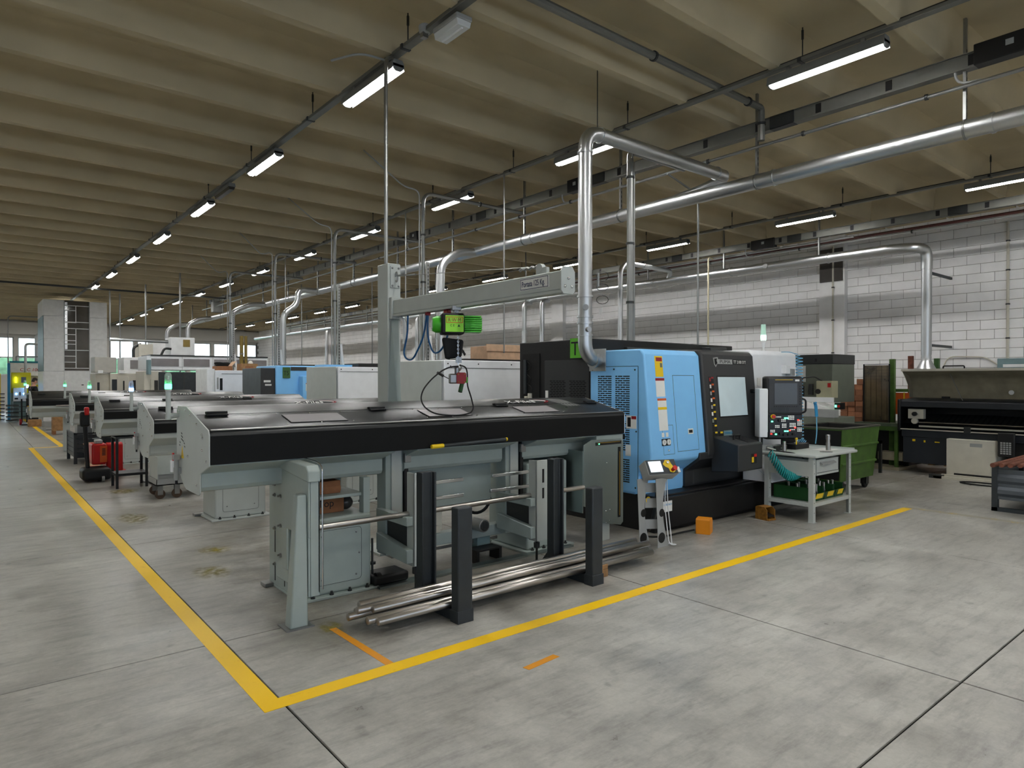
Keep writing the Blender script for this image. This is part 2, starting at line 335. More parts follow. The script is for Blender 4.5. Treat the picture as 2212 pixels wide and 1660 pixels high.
P('window_pier', MB().b(x - .2, X_R, Y_B, Y_B + .3, zs0, zs1), 'plaster', wback)
S('wall_back_beam', MB().b(X_L, X_R, Y_B - .5, Y_B, 4.45, 5.2), 'plaster'); bpy.data.objects['wall_back_beam'].name = 'trim_1'
x = -13.8                                                       # unseen windows added behind the camera; glowing panes light the machine fronts
while x < 7.0:
    P('window_pier', MB().b(x - .2, x, Y_F - .2, Y_F, 1.0, 3.0), 'plaster', wf)
    w = S('window_%d' % (nwin + 1), MB().b(x, x + 1.4, Y_F - .14, Y_F - .06, 1.0, 1.06).b(x, x + 1.4, Y_F - .14, Y_F - .06, 2.94, 3.0).b(x, x + .06, Y_F - .14, Y_F - .06, 1.06, 2.94).b(x + 1.34, x + 1.4, Y_F - .14, Y_F - .06, 1.06, 2.94), 'white_paint')
    P('added_glow_pane', MB().add([(x + .06, Y_F - .10, 1.06), (x + 1.34, Y_F - .10, 1.06), (x + 1.34, Y_F - .10, 2.94), (x + .06, Y_F - .10, 2.94)], [(0, 1, 2, 3)]), 'added_daylight', w); nwin += 1; x += 1.6
P('window_pier', MB().b(x - .2, X_R, Y_F - .2, Y_F, 1.0, 3.0), 'plaster', wf)
# ---------------------------------------------------------------- lamps on rails
LY = [3.42 + 3.56 * k for k in range(-3, 13)]
def make_lamp(x, y, z, lit, label, group):
    t = T('strip_lamp', label, 'lamp', (x, y, z), group)
    P('housing', MB().py([(x - .078, z - .024), (x - .074, z - .024), (x - .066, z + .008), (x + .066, z + .008), (x + .074, z - .024), (x + .078, z - .024), (x + .070, z + .05), (x + .05, z + .085), (x - .05, z + .085), (x - .070, z + .05)], y - .63, y + .63), 'lamp_body', t, bev=.006)
    P('diffuser', MB().add([(x + a_, y_, z + b_) for a_, b_ in ((-.064, .007), (-.045, -.022), (-.026, -.034), (.026, -.034), (.045, -.022), (.064, .007)) for y_ in (y - .61, y + .61)], [(2 * k_, 2 * k_ + 1, 2 * k_ + 3, 2 * k_ + 2) for k_ in range(5)]), 'lamp_lit' if lit else 'lamp_glass', t)
    for s_ in (-1, 1):
        P('end_cap', MB().py([(x - .067, z + .04), (x - .067, z + .004), (x - .052, z - .02), (x - .028, z - .038), (x + .028, z - .038), (x + .052, z - .02), (x + .067, z + .004), (x + .067, z + .04)], y + s_ * .61 - (.02 if s_ < 0 else 0), y + s_ * .61 + (.02 if s_ > 0 else 0)), 'lamp_body', t, bev=.003)
        P('bracket', MB().b(x - .02, x + .02, y + s_ * .4 - .02, y + s_ * .4 + .02, z + .08, z + .135), 'zinc', t)
    return t
rows = [(3.62, 'over the left aisle', 5.12), (7.15, 'above the blue lathe row', 5.12), (13.72, 'along the block wall side', 5.12)]
for ri, (x, where, z) in enumerate(rows):
    seen = 0
    first = None
    for k, y in enumerate(LY):
        vis = y > (5 if ri == 0 else 2.0)
        if ri == 0 and y > 30 and y < 33.5: continue
        if first is None: t = make_lamp(x, y, z, True, 'x', 'lit strip lamps'); first = t
        else:
            t = copy_tree(first); t.location = (x, y, z)
        if vis: t['label'] = 'lit strip lamp, %s one on the ceiling rail %s' % (ordw(min(seen, 15)), where); seen += 1
        else: t['label'] = 'lit strip lamp behind the camera, %s, %s from the end' % (where, ['first', 'second', 'third', 'fourth', 'fifth'][k])
    # the rail the lamps hang from
    r = T('ceiling_rail', 'long grey cable rail carrying strip lamps %s' % where, 'rail', (x, 3, z + .135), 'ceiling rails')
    P('channel', MB().b(x - .045, x + .045, Y_F + .4, Y_B - 1, z + .135, z + .175), 'rail_grey', r, bev=.004)
    P('cable', MB().tube([(x - .02, Y_F + .4, z + .185), (x - .02, Y_B - 1, z + .185)], .010, 6), 'black', r)
    for k in range(34):
        y = 1.16 + 2.52 * k
        if y > 46: break
        P('hanger_rod', MB().cyl((x + .03, y, z + .17), (x + .03, y, z + .53), .007, 6).cyl((x + .03, y, z + .40), (x + .03, y, z + .50), .014, 6).b(x - .055, x + .055, y - .02, y + .02, z + .13, z + .18), 'dark_steel', r)
for x, lab in ((-3.0, 'lit strip lamp added out of view left of the aisle'),):  # unseen lamp row added to light the left-facing sides
    for k, y in enumerate(LY):
        make = copy_tree(first); make.location = (x, y, 5.12); make['label'] = lab + ', %s one' % ordw(k); make['group'] = 'strip lamps added out of view'
def small_unlit(x, y, z, label):
    t = T('unlit_lamp', label, 'lamp', (x, y, z))
    P('housing', MB().b(x - .09, x + .09, y - .21, y + .21, z + .03, z + .08), 'plastic_grey', t, bev=.01); P('diffuser', MB().py([(x - .085, z + .03), (x - .07, z - .03), (x + .07, z - .03), (x + .085, z + .03)], y - .2, y + .2), 'lamp_glass', t, bev=.006)
    P('inner_tube', MB().cyl((x, y - .17, z - .032), (x, y + .17, z - .032), .012, 8), 'plastic_white', t)
small_unlit(3.66, 5.38, 5.13, 'unlit emergency lamp with clear cover on the aisle rail, close to the camera')
t = T('unlit_lamp', 'unlit dark strip lamp between two lit ones on the aisle rail', 'lamp', (3.63, 12.6, 5.12))
P('housing', MB().py([(3.57, 5.15), (3.69, 5.15), (3.68, 5.21), (3.58, 5.21)], 12.2, 13.1), 'lamp_body', t); P('diffuser', MB().py([(3.575, 5.15), (3.59, 5.10), (3.67, 5.10), (3.685, 5.15)], 12.22, 13.08), 'glass_dark', t)
t = T('siren', 'round grey beacon fixed to the aisle rail near the emergency lamp', 'beacon', (3.62, 5.78, 5.25)); P('body', MB().lathe((3.60, 5.78, 5.24), [(.03, 0), (.06, .02), (.065, .08), (.04, .10)], 12), 'plastic_grey', t); P('bracket', MB().b(3.56, 3.62, 5.75, 5.81, 5.2, 5.25), 'zinc', t)
# ================================================================ bar feeders
def slope_m(x, yf, zb, zt, up):
    a = math.atan2(zt - zb, .60); return Matrix.Translation((x, yf, zb)) @ Matrix.Rotation(a, 4, 'X') @ Matrix.Translation((0, up, 0)), a
def feeder(yf, x0, x1, label, zt, zb, zl, zi, zo, zlid, lamp_mat, near, windows, hinges, logo_x):
    t = T('bar_feeder', label, 'bar feeder', (x0, yf, 0), 'bar feeders')
    ep = [(yf - .004, zl), (yf - .004, zb - .02), (yf + .02, zb + .012), (yf + .60, zt + .006), (yf + .86, zt + .006), (yf + .90, zt - .03), (yf + .90, zi), (yf + .72, zo + .02), (yf + .62, zo - .02), (yf + .26, zo - .02), (yf + .23, zo), (yf + .22, zi)]
    plate = P('end_plate', MB().px(ep, x0 - .010, x0), 'paint_grey', t, bev=.003)
    bo = MB()
    for (dy, z) in ((.05, zl + .03), (.16, zl + .1), (.16, zb - .03), (.30, zb + .04), (.48, zb + .1), (.62, zt - .02), (.8, zt - .03), (.3, zo + .05), (.55, zi + .1), (.14, zb - .05)):
        bo.sph((x0 - .011, yf + dy, z), .009, 6)
    P('rivets', bo, 'chrome', plate, kind='stuff')
    for k, (dy, dz, ln) in enumerate(((.74, -.20, .03), (.73, -.225, .05), (.72, -.25, .07), (.79, -.272, .022), (.66, -.272, .022), (.80, -.295, .02), (.65, -.297, .022))):
        P('vent_slot', MB().px([(yf + dy - ln / 2, zt + dz - ln * .12), (yf + dy + ln / 2, zt + dz + ln * .12), (yf + dy + ln / 2, zt + dz + ln * .12 - .008), (yf + dy - ln / 2, zt + dz - ln * .12 - .008)], x0 - .0115, x0 - .009), 'black', plate)
    if near:
        s = P('warning_sign', MB().px([(yf + .68, zl - .005), (yf + .76, zl - .005), (yf + .72, zl + .09)], x0 - .0118, x0 - .0102), 'yellow', plate); P('symbol', MB().px([(yf + .715, zl + .012), (yf + .725, zl + .012), (yf + .72, zl + .06)], x0 - .0124, x0 - .0118), 'black', s)
    lid = P('lid', MB().px([(yf, zlid), (yf, zb - .02), (yf + .008, zb - .006), (yf + .022, zb + .006), (yf + .60, zt), (yf + .88, zt), (yf + .88, zlid)], x0, x1), 'lid_black', t, bev=.002)
    P('front_shade_panel', MB().px([(yf - .003, zlid), (yf - .003, zb - .03), (yf, zb - .03), (yf, zlid)], x0 + .002, x1 - .01), 'lid_front', t)  # thin sheet darkens the black lid's front, shade painted into its colour
    m, a = slope_m(0, yf, zb, zt, 0)
    mb = MB(); mb.m = m; mb.b(x0 + .01, x1 - .01, .395, .40, .004, .0075); P('seam', mb, 'black', lid)
    mb = MB(); mb.m = m; mb.b(x0 + .01, x1 - .01, .012, .03, .003, .010); P('edge_bead', mb, 'steel', lid)
    for wx in windows:
        mb = MB(); mb.m = m; mb.b(wx - .235, wx + .235, .12, .335, .003, .0075); w = P('window_rim', mb, 'black', lid, bev=.003)
        mb = MB(); mb.m = m; mb.b(wx - .23, wx + .23, .125, .33, .0035, .0085); P('inspection_window', mb, 'glass_tint', w)
        mb = MB(); mb.m = m
        for sx in (-.27, 0, .27):
            for sy in (.10, .355): mb.lathe((wx + sx, sy, .005), [(.006, 0), (.006, .004), (.003, .006)], 6)
        P('screws', mb, 'chrome', w, kind='stuff')
    for hx in hinges:
        mb = MB(); mb.m = m; mb.b(hx - .075, hx + .075, .36, .395, .005, .018).b(hx - .075, hx - .02, .395, .43, .005, .022).b(hx + .02, hx + .075, .395, .43, .005, .022).cyl((hx - .075, .397, .022), (hx + .075, .397, .022), .010, 8)
        P('hinge', mb, 'black', lid, bev=.002, kind='stuff')
    # logo on the lid
    zz = zb + (zt - zb) / .60 * .50 + .012; lx = logo_x
    mb = MB(); mb.m = m; mb.pz([(lx + .30 + .30 * math.cos(k * math.pi / 12), .50 + .055 * math.sin(k * math.pi / 12)) for k in range(-12, 12)], .005, .0068); P('logo_oval', mb, 'lid_front', lid)
    mb = MB(); mb.m = m
    mb.tube([(lx + .32 + .28 * math.cos(k * math.pi / 12), .50 + .052 * math.sin(k * math.pi / 12), .0065) for k in range(-3, 6)], .006, 6); P('logo_swoosh', mb, 'crimson', lid)
    mb = MB(); mb.m = m
    mb.tube([(lx + .30 + .26 * math.cos(k * math.pi / 12), .50 + .045 * math.sin(k * math.pi / 12), .007) for k in range(-1, 6)], .006, 6); P('logo_swoosh', mb, 'paper', lid)
    TXT(lid, 'X-Files', .125, tuple(m @ Vector((lx, .462, .0085))), (a, 0, 0), 'paper', sx=1.15, shear=.12)
    # grey trough under the lid
    tr = [(yf + .015, zl), (yf + .015, zlid), (yf + .87, zlid), (yf + .87, zi), (yf + .70, zo), (yf + .30, zo), (yf + .255, zo + .012), (yf + .235, zo + .04), (yf + .235, zi)]
    segs = ((x0, 2.757), (2.97, 4.07), (4.325, x1 - .42)) if near else ((x0, x1 - .05),)
    for sa, sb in segs: P('trough', MB().px(tr, sa, sb), 'paint_grey_shaded' if near else 'paint_grey', t, bev=.006)
    # signal lamp on its arm
    lx, ly = x0 - .085, yf + .83
    arm = P('lamp_arm', MB().cyl((x0 - .01, ly, zt - .065), (lx, ly, zt - .075), .020, 10).lathe((lx, ly, zt - .10), [(.022, 0), (.024, .03), (.019, .05), (.019, .22), (.024, .225), (.024, .24)], 12), 'paint_grey', t)
    P('lit_segment', MB().lathe((lx, ly, zt + .14), [(.024, 0), (.026, .005), (.026, .035), (.024, .04)], 12), lamp_mat, arm)
    P('clear_dome', MB().lathe((lx, ly, zt + .18), [(.026, 0), (.026, .065), (.018, .085), (.004, .09)], 12), 'clear_plastic', arm)
    P('lens_stack', MB().lathe((lx, ly, zt + .182), [(.012, 0), (.012, .02), (.016, .022), (.016, .03), (.012, .032), (.012, .06)], 10), 'steel', arm)
    # air valve
    v = P('air_valve', MB().b(x0 - .065, x0 - .02, yf + .74, yf + .80, zl - .02, zl + .02).cyl((x0 - .042, yf + .77, zl - .18), (x0 - .042, yf + .77, zl - .01), .018, 10).b(x0 - .06, x0 - .01, yf + .76, yf + .79, zl - .13, zl - .08), 'plastic_grey', t, bev=.003)
    P('valve_cup', MB().cyl((x0 - .05, yf + .83, zl - .12), (x0 - .05, yf + .83, zl - .03), .022, 10), 'plastic_white', v); P('valve_tab', MB().b(x0 - .06, x0 - .05, yf + .80, yf + .83, zl - .03, zl + .03), 'red', v)
    P('valve_knob', MB().cyl((x0 - .042, yf + .77, zl - .21), (x0 - .042, yf + .77, zl - .18), .010, 8), 'black', v)
    return t
def pedestal(t, x0, x1, y0, y1, zt, near, mat):
    base = P('base_plate', MB().b(x0 - .05, x1 + .05, y0 - .05, y1 + .05, 0, .022), mat, t, bev=.004)
    bo = MB()
    for k in range(4): bo.lathe((x0 + .05 + (x1 - x0 - .1) * k / 3, y0 - .026, .022), [(.018, 0), (.018, .012), (.010, .014), (.010, .03)], 8)
    P('anchor_bolts', bo, 'dark_steel', base, kind='stuff')
    P('foot_pad', MB().b(x0 - .12, x0 - .03, y1 - .1, y1 + .02, 0, .03), 'steel', t, bev=.004)
    ped = P('pedestal', MB().b(x0, x1, y0, y1, .022, zt), mat, t, bev=.02, seg=3)
    ap = MB(); xa, xb, za, zb = x0 + .09, x1 - .09, .10, zt - .10
    pts = fil([(xa, y0 - .001, (za + zb) / 2), (xa, y0 - .001, za), (xb, y0 - .001, za), (xb, y0 - .001, zb), (xa, y0 - .001, zb), (xa, y0 - .001, (za + zb) / 2)], .035, 4)
    ap.tube(pts, .0016, 4); P('panel_outline', ap, 'dark_steel', ped)
    sc = MB()
    for q in ((.12, .1), (.88, .1), (.05, .5), (.95, .5), (.12, .9), (.88, .9)): sc.sph((xa + (xb - xa) * q[0], y0 - .001, za + (zb - za) * q[1]), .008, 6)
    P('panel_screws', sc, 'steel', ped, kind='stuff')
    return ped
f1 = feeder(4.88, 1.30, 5.60, 'nearest bar feeder with long black lid and grey trough', 1.535, 1.385, 1.145, 1.07, .93, 1.155, 'green_lit', True, (2.15, 3.39, 4.50), (1.45, 2.78, 4.16, 5.45), 4.30)
st = MB(); m, a = slope_m(0, 4.88, 1.385, 1.535, 0); st.m = m
for k in range(5): st.add([(5.02 + k * .045, .30, .005), (5.035 + k * .045, .30, .005), (4.955 + k * .045, .60, .005), (4.94 + k * .045, .60, .005)], [(0, 1, 2, 3)])
P('stripe_print', st, 'plastic_grey', f1, kind='stuff')
# left pedestal, shelf and side plate of the nearest feeder
pedestal(f1, 2.05, 2.62, 5.06, 5.72, .635, True, 'paint_grey_shaded')
P('side_plate', MB().b(2.0, 2.05, 5.10, 5.72, .022, .95).b(1.975, 2.0, 5.22, 5.48, .12, .92), 'paint_grey_shaded', f1, bev=.006, kind='stuff')
bo = MB()
for z in (.80, .56, .32):
    for dy in (0, .05): bo.lathe((1.975, 5.33 + dy, z), [(.014, 0), (.014, -.012), (.008, -.014), (.008, -.03)], 8, 'x')
for z in (.87, .78, .50, .20): bo.lathe((2.0, 5.58, z), [(.016, 0), (.016, -.01), (.009, -.012), (.009, -.022)], 8, 'x')
P('side_bolts', bo, 'steel', f1, kind='stuff')
P('slotted_strip', MB().b(1.996, 2.0, 5.575, 5.585, .30, .48).b(1.996, 2.0, 5.575, 5.585, .06, .2).b(1.996, 2.0, 5.36, 5.368, .06, .24), 'black', f1, kind='stuff')
P('rear_post', MB().b(2.56, 2.62, 5.08, 5.16, .63, .93).b(2.56, 2.62, 5.64, 5.72, .63, .93), 'paint_grey_shaded', f1, bev=.004, kind='stuff')
P('shelf', MB().b(2.05, 2.58, 5.12, 5.68, .775, .80), 'paint_grey_shaded', f1, bev=.003)
P('levelling_screw', MB().cyl((2.66, 5.12, .05), (2.66, 5.12, .4), .010, 8).cyl((2.66, 5.12, .18), (2.66, 5.12, .2), .03, 10), 'dark_steel', f1)
P('castor_wheel', MB().cyl((2.655, 5.05, .07), (2.695, 5.05, .07), .05, 14), 'rubber', f1)
# tapered front stand
P('stand_plate', MB().b(1.87, 1.885, 4.56, 5.08, .62, 1.10).b(1.87, 1.885, 4.56, 4.62, .20, .62).b(1.87, 1.885, 4.98, 5.08, .30, .62).b(1.885, 1.955, 4.555, 4.575, .20, 1.05).b(1.94, 1.955, 4.555, 4.72, .22, 1.05), 'paint_grey_shaded', f1, bev=.004, kind='stuff')
P('stand_cap', MB().px([(4.53, 1.02), (4.53, 1.10), (4.57, 1.135), (5.05, 1.15), (5.10, 1.12), (5.10, 1.07)], 1.855, 1.95), 'paint_grey_shaded', f1, bev=.008)
P('stand_rim', MB().tube(fil([(1.96, 4.525, .25), (1.96, 4.525, 1.12), (1.96, 4.60, 1.15), (1.96, 5.0, 1.165)], .05), .006, 6), 'chrome', f1)
P('stand_leg', MB().add([(1.735, 4.55, 0), (1.865, 4.55, 0), (1.865, 4.66, 0), (1.735, 4.66, 0), (1.80, 4.58, .93), (1.868, 4.58, .93), (1.868, 4.66, .93), (1.80, 4.66, .93)], [(0, 3, 2, 1), (4, 5, 6, 7), (0, 1, 5, 4), (1, 2, 6, 5), (2, 3, 7, 6), (3, 0, 4, 7)]), 'paint_grey_shaded', f1, bev=.012, seg=3)
P('stand_foot', MB().b(1.70, 1.90, 4.52, 4.70, 0, .008), 'steel', f1)
# support columns with linear guides, loader brackets and arms
for (cx, lx) in ((2.80, 2.76), (4.13, 4.09)):
    P('support_column', MB().b(cx, cx + .17, 5.14, 5.30, .22, 1.15), 'paint_grey_shaded', f1, bev=.006)
    P('column_cover', MB().b(cx + .05, cx + .15, 5.125, 5.14, .45, 1.14), 'paint_grey', f1, bev=.003)
    P('linear_guide', MB().b(cx + .175, cx + .215, 5.12, 5.20, .30, 1.12), 'black', f1, bev=.003)
    P('guide_carriage', MB().b(cx + .165, cx + .225, 5.09, 5.13, 1.02, 1.10), 'steel', f1, bev=.003)
    br = P('loader_bracket', MB().b(lx + .05, lx + .235, 4.69, 4.702, .22, .985).b(lx + .05, lx + .062, 4.69, 4.80, .22, .985), 'paint_grey', f1, bev=.004)
    for (z0, z1) in ((.77, .90), (.62, .72)): P('bracket_slot', MB().b(lx + .125, lx + .15, 4.6885, 4.6915, z0, z1), 'black', br, bev=.001)
    P('bracket_holes', MB().b(lx + .19, lx + .20, 4.6885, 4.69, .76, .768).b(lx + .21, lx + .22, 4.6885, 4.69, .76, .768).b(lx + .19, lx + .20, 4.6885, 4.69, .33, .338).b(lx + .21, lx + .22, 4.6885, 4.69, .33, .338).b(lx + .19, lx + .20, 4.6885, 4.69, .55, .558), 'black', br, kind='stuff')
    P('upper_arm', MB().b(lx - .01, lx + .05, 4.70, 5.22, .555, .63), 'paint_grey_shaded', f1, bev=.005)
    P('lower_arm', MB().px([(4.70, .25), (4.70, .36), (5.22, .42), (5.22, .27)], lx - .01, lx + .05), 'paint_grey_shaded', f1, bev=.005)
    P('inner_web', MB().b(lx + .055, lx + .065, 4.72, 5.14, .36, .56), 'dark_steel', f1)
    P('adjuster_screw', MB().cyl((lx + .10, 4.74, .02), (lx + .10, 4.74, .24), .012, 8).cyl((lx + .10, 4.74, .15), (lx + .10, 4.74, .20), .03, 10).cyl((lx + .10, 4.74, 0), (lx + .10, 4.74, .02), .04, 12), 'dark_steel', f1)
for (xa, xb, z) in ((3.05, 3.47, .83), (3.05, 3.47, .69), (3.80, 4.30, .83), (3.78, 4.30, .69)):
    P('rest_arm', MB().b(xa, xb, 4.92, 4.95, z, z + .032), 'chrome', f1, bev=.004)
P('feed_shaft', MB().cyl((2.02, 4.78, .635), (4.86, 4.78, .650), .024, 16), 'bar_steel', f1)
P('rear_panel', MB().b(3.05, 4.10, 5.34, 5.37, .50, .95), 'paint_grey_shaded', f1, bev=.006)
P('lower_beam', MB().b(2.98, 4.28, 5.26, 5.36, .19, .30), 'paint_grey_shaded', f1, bev=.006)
P('beam_ledge', MB().b(2.98, 4.20, 5.36, 5.46, .12, .15), 'steel', f1, bev=.003); P('support_box', MB().b(3.90, 4.06, 5.30, 5.40, .03, .19), 'dusty_blue', f1, bev=.004)
mo = P('motor', MB().cyl((3.84, 5.10, .34), (3.84, 5.30, .34), .062, 18).cyl((3.84, 5.30, .34), (3.84, 5.40, .34), .045, 14), 'steel', f1, bev=.006)
gr = MB()
for k in range(-3, 4):
    hh = math.sqrt(.048 ** 2 - (k * .014) ** 2); gr.b(3.84 + k * .014 - .002, 3.84 + k * .014 + .002, 5.0975, 5.1, .34 - hh, .34 + hh); gr.b(3.84 - hh, 3.84 + hh, 5.0975, 5.1, .34 + k * .014 - .002, .34 + k * .014 + .002)
P('fan_grille', gr, 'black', mo, kind='stuff')
P('drive_cover', MB().cyl((3.42, 5.30, .32), (3.42, 5.36, .32), .05, 12).b(3.30, 3.55, 5.4, 5.45, .3, .55), 'cream', f1, kind='stuff')
P('cable_loop', MB().tube([(3.98 + .20 * math.cos(w), 5.5, .22 + .17 * math.sin(w)) for w in [math.pi * (1 + k / 12) for k in range(13)]], .018, 8), 'rubber', f1)
P('cable_loop', MB().tube([(4.05 + .16 * math.cos(w), 5.5, .52 + .14 * math.sin(w)) for w in [math.pi * (1 + k / 12) for k in range(13)]], .016, 8), 'rubber', f1)
P('drip_tray', MB().b(2.62, 2.95, 5.0, 5.24, .02, .10), 'black', f1, bev=.02); P('black_bracket', MB().b(3.72, 4.02, 5.06, 5.22, .11, .125).b(3.72, 3.75, 5.06, 5.22, 0, .11).b(3.99, 4.02, 5.06, 5.22, 0, .11), 'black', f1)
P('floor_beam', MB().b(2.65, 4.9, 4.96, 5.06, 0, .018), 'galv_plate', f1)
pedestal(f1, 4.36, 4.92, 5.08, 5.72, .90, True, 'paint_grey_shaded')
# galvanised guard plate at the machine end
gp = P('guard_plate', MB().py([(4.98, .42), (5.05, .40), (5.05, .28), (5.10, .24), (5.56, .15), (5.60, .18), (5.60, 1.06), (5.56, 1.10), (5.10, 1.11), (4.98, 1.06)], 4.895, 4.905), 'galv_plate', f1, bev=.002)
P('scale_slot', MB().b(5.16, 5.56, 4.888, 4.8955, 1.045, 1.078), 'black', gp); P('brass_scale', MB().b(5.18, 5.54, 4.885, 4.888, 1.068, 1.074), 'brass', gp)
P('scale_slot', MB().b(5.515, 5.55, 4.888, 4.8955, .24, 1.01), 'black', gp); P('brass_scale', MB().b(5.528, 5.537, 4.885, 4.888, .26, .96), 'brass', gp)
P('scale_lamp', MB().b(5.20, 5.212, 4.884, 4.888, 1.056, 1.066), 'green_lit', gp)
gb = MB()
for q in ((5.32, .33), (5.38, .34), (5.32, .21), (5.38, .22), (5.33, .85)): gb.sph((q[0], 4.893, q[1]), .010, 6)
P('plate_bolts', gb, 'chrome', gp, kind='stuff')
P('guard_side', MB().b(4.97, 4.98, 4.90, 5.3, .35, 1.0), 'galv_plate', f1); P('guard_leg', MB().b(5.30, 5.42, 4.93, 5.02, 0, .30), 'paint_grey', f1, bev=.004)
P('end_cover', MB().px([(4.90, 1.0), (4.90, 1.15), (5.70, 1.15), (5.70, .95), (5.2, .93)], 5.18, 5.60), 'paint_grey_shaded', f1, bev=.006)
P('right_rim', MB().tube(fil([(5.602, 4.878, 1.16), (5.602, 4.878, 1.385), (5.602, 5.48, 1.537)], .03), .004, 6), 'chrome', f1)
P('spindle_tube', MB().cyl((5.60, 5.34, 1.20), (5.96, 5.34, 1.20), .07, 16), 'steel', f1)
hb = P('pull_bar', MB().cyl((3.14, 4.846, 1.172), (3.90, 4.846, 1.190), .016, 10), 'charcoal', f1); P('yellow_end', MB().cyl((3.08, 4.846, 1.171), (3.20, 4.846, 1.174), .019, 10).cyl((3.895, 4.846, 1.19), (3.91, 4.846, 1.19), .017, 10), 'yellow', hb, kind='stuff')
# things lying under the nearest feeder
o = T('carton', 'brown cardboard box printed Top on the pedestal of the nearest feeder', 'box', (2.18, 5.3, .635)); P('box_body', MB().b(2.10, 2.46, 5.24, 5.55, .637, .765), 'kraft', o, bev=.003); TXT(o, 'Top', .085, (2.23, 5.2385, .69), RX, 'black')
o = T('carton', 'brown cardboard box on the shelf under the nearest feeder trough', 'box', (2.2, 5.35, .80)); P('box_body', MB().b(2.08, 2.42, 5.22, 5.55, .801, .905), 'kraft', o, bev=.003); P('flap', MB().b(2.08, 2.42, 5.21, 5.22, .82, .86), 'kraft', o)
o = tag(P('plastic_bag', MB().sph((2.5, 5.3, .70), .065, 9, .95).sph((2.44, 5.34, .69), .05, 9), 'glass_dark', None), 'crumpled dark plastic bag beside the Top carton', 'bag')
# ---- the further feeders
others = [(8.40, 'second bar feeder, behind the crane column, with blue and green signal lamp', 'blue_lit', 1.64), (11.90, 'third bar feeder, end plate beside the red pallet truck', 'green_lit', 1.63), (15.40, 'fourth bar feeder, end plate above the dark metal crate', 'green_lit', 1.63), (18.90, 'fifth and furthest bar feeder, beyond the dark metal crate', 'green_lit', 1.17)]
for i, (yf, lab, lm, x0) in enumerate(others):
    x1 = 4.95 if i != 3 else 4.7
    t = feeder(yf, x0, x1, lab, 1.465, 1.275, 1.075, .975, .85, 1.135, lm, False, (2.6, 3.6) if i == 0 else (2.7,), (x0 + .2, 2.6, 3.9), 3.45 if i < 3 else 3.0)
    pd = pedestal(t, 2.42 if i else 2.36, 2.98, yf + .25, yf + .8, .86, False, 'paint_grey')
    P('badge', MB().cyl((2.66, yf + .244, .60), (2.66, yf + .25, .60), .075, 20), 'plastic_grey', pd); TXT(pd, 'Top', .065, (2.66, yf + .2425, .58), RX, 'black', align='CENTER')
    if i == 3: P('support_leg', MB().b(1.82, 1.95, yf + .55, yf + .7, 0, .86), 'paint_grey', t, bev=.005)
    pedestal(t, 4.1, 4.6, yf + .25, yf + .8, .86, False, 'paint_grey')
    if i in (1, 3): P('loose_bar', MB().cyl((x0 + .45, yf - .03, 1.13), (x0 + 2.2, yf - .03, 1.145), .018, 10), 'bar_steel', t)
# ================================================================ bar rack with steel bars
rack = T('bar_rack', 'dark grey steel rack of upright posts holding bar stock', 'rack', (3.4, 4.15, 0))
for i, x in enumerate((2.70, 4.075)):
    P('post', MB().b(x, x + .13, 3.90, 3.99, 0, .83), 'charcoal', rack, bev=.012, seg=3)
    P('post', MB().pz([(x, 4.38), (x + .018, 4.38), (x + .018, 4.42), (x + .112, 4.42), (x + .112, 4.38), (x + .13, 4.38), (x + .13, 4.47), (x, 4.47)], 0, 1.03), 'charcoal', rack, bev=.006)
    P('base_beam', MB().b(x + .01, x + .12, 3.98, 4.40, 0, .075), 'charcoal', rack, bev=.004)
    P('brace', MB().px([(4.47, .0), (4.47, .22), (4.66, .0)], x + .05, x + .065), 'charcoal', rack)
    P('post_foot', MB().b(x - .004, x + .134, 3.895, 3.995, 0, .09), 'charcoal', rack, bev=.003)
wb_ = tag(P('wood_block', MB().b(4.12, 4.30, 4.02, 4.16, 0, .07).b(4.12, 4.30, 4.02, 4.16, .072, .11), 'wood', None, bev=.004, kind=None), 'small wooden block beside the right rack post', 'wood block')
wb_.location = (.10, 0, 0)
bars = [(2.03, 5.02, 4.27, .105, .028), (2.10, 5.06, 4.12, .105, .030), (2.145, 5.05, 4.055, .105, .028), (2.12, 5.04, 4.34, .105, .026), (2.07, 5.0, 4.21, .157, .027), (2.13, 5.1, 4.30, .158, .029), (2.16, 5.12, 4.155, .159, .027)]
bl = ['long steel bar, lowest and furthest left on the rack', 'long steel bar on the floor layer of the rack, second from the front', 'long steel bar at the very front of the rack', 'long steel bar at the back of the rack, against the tall posts', 'long steel bar in the upper layer of the rack, shortest towards the lathe', 'long steel bar in the upper layer, rearmost of the three', 'long steel bar in the upper layer, nearest the yellow line']
for (xa, xb, y, z, r), lb in zip(bars, bl):
    o = tag(P('steel_bar', MB().lathe((xa, y, z), [(r - .004, 0), (r, .004), (r, xb - xa - .004), (r - .004, xb - xa)], 18, 'x'), 'bar_steel', None, ang=50), lb, 'steel bar', 'steel bars on the rack')
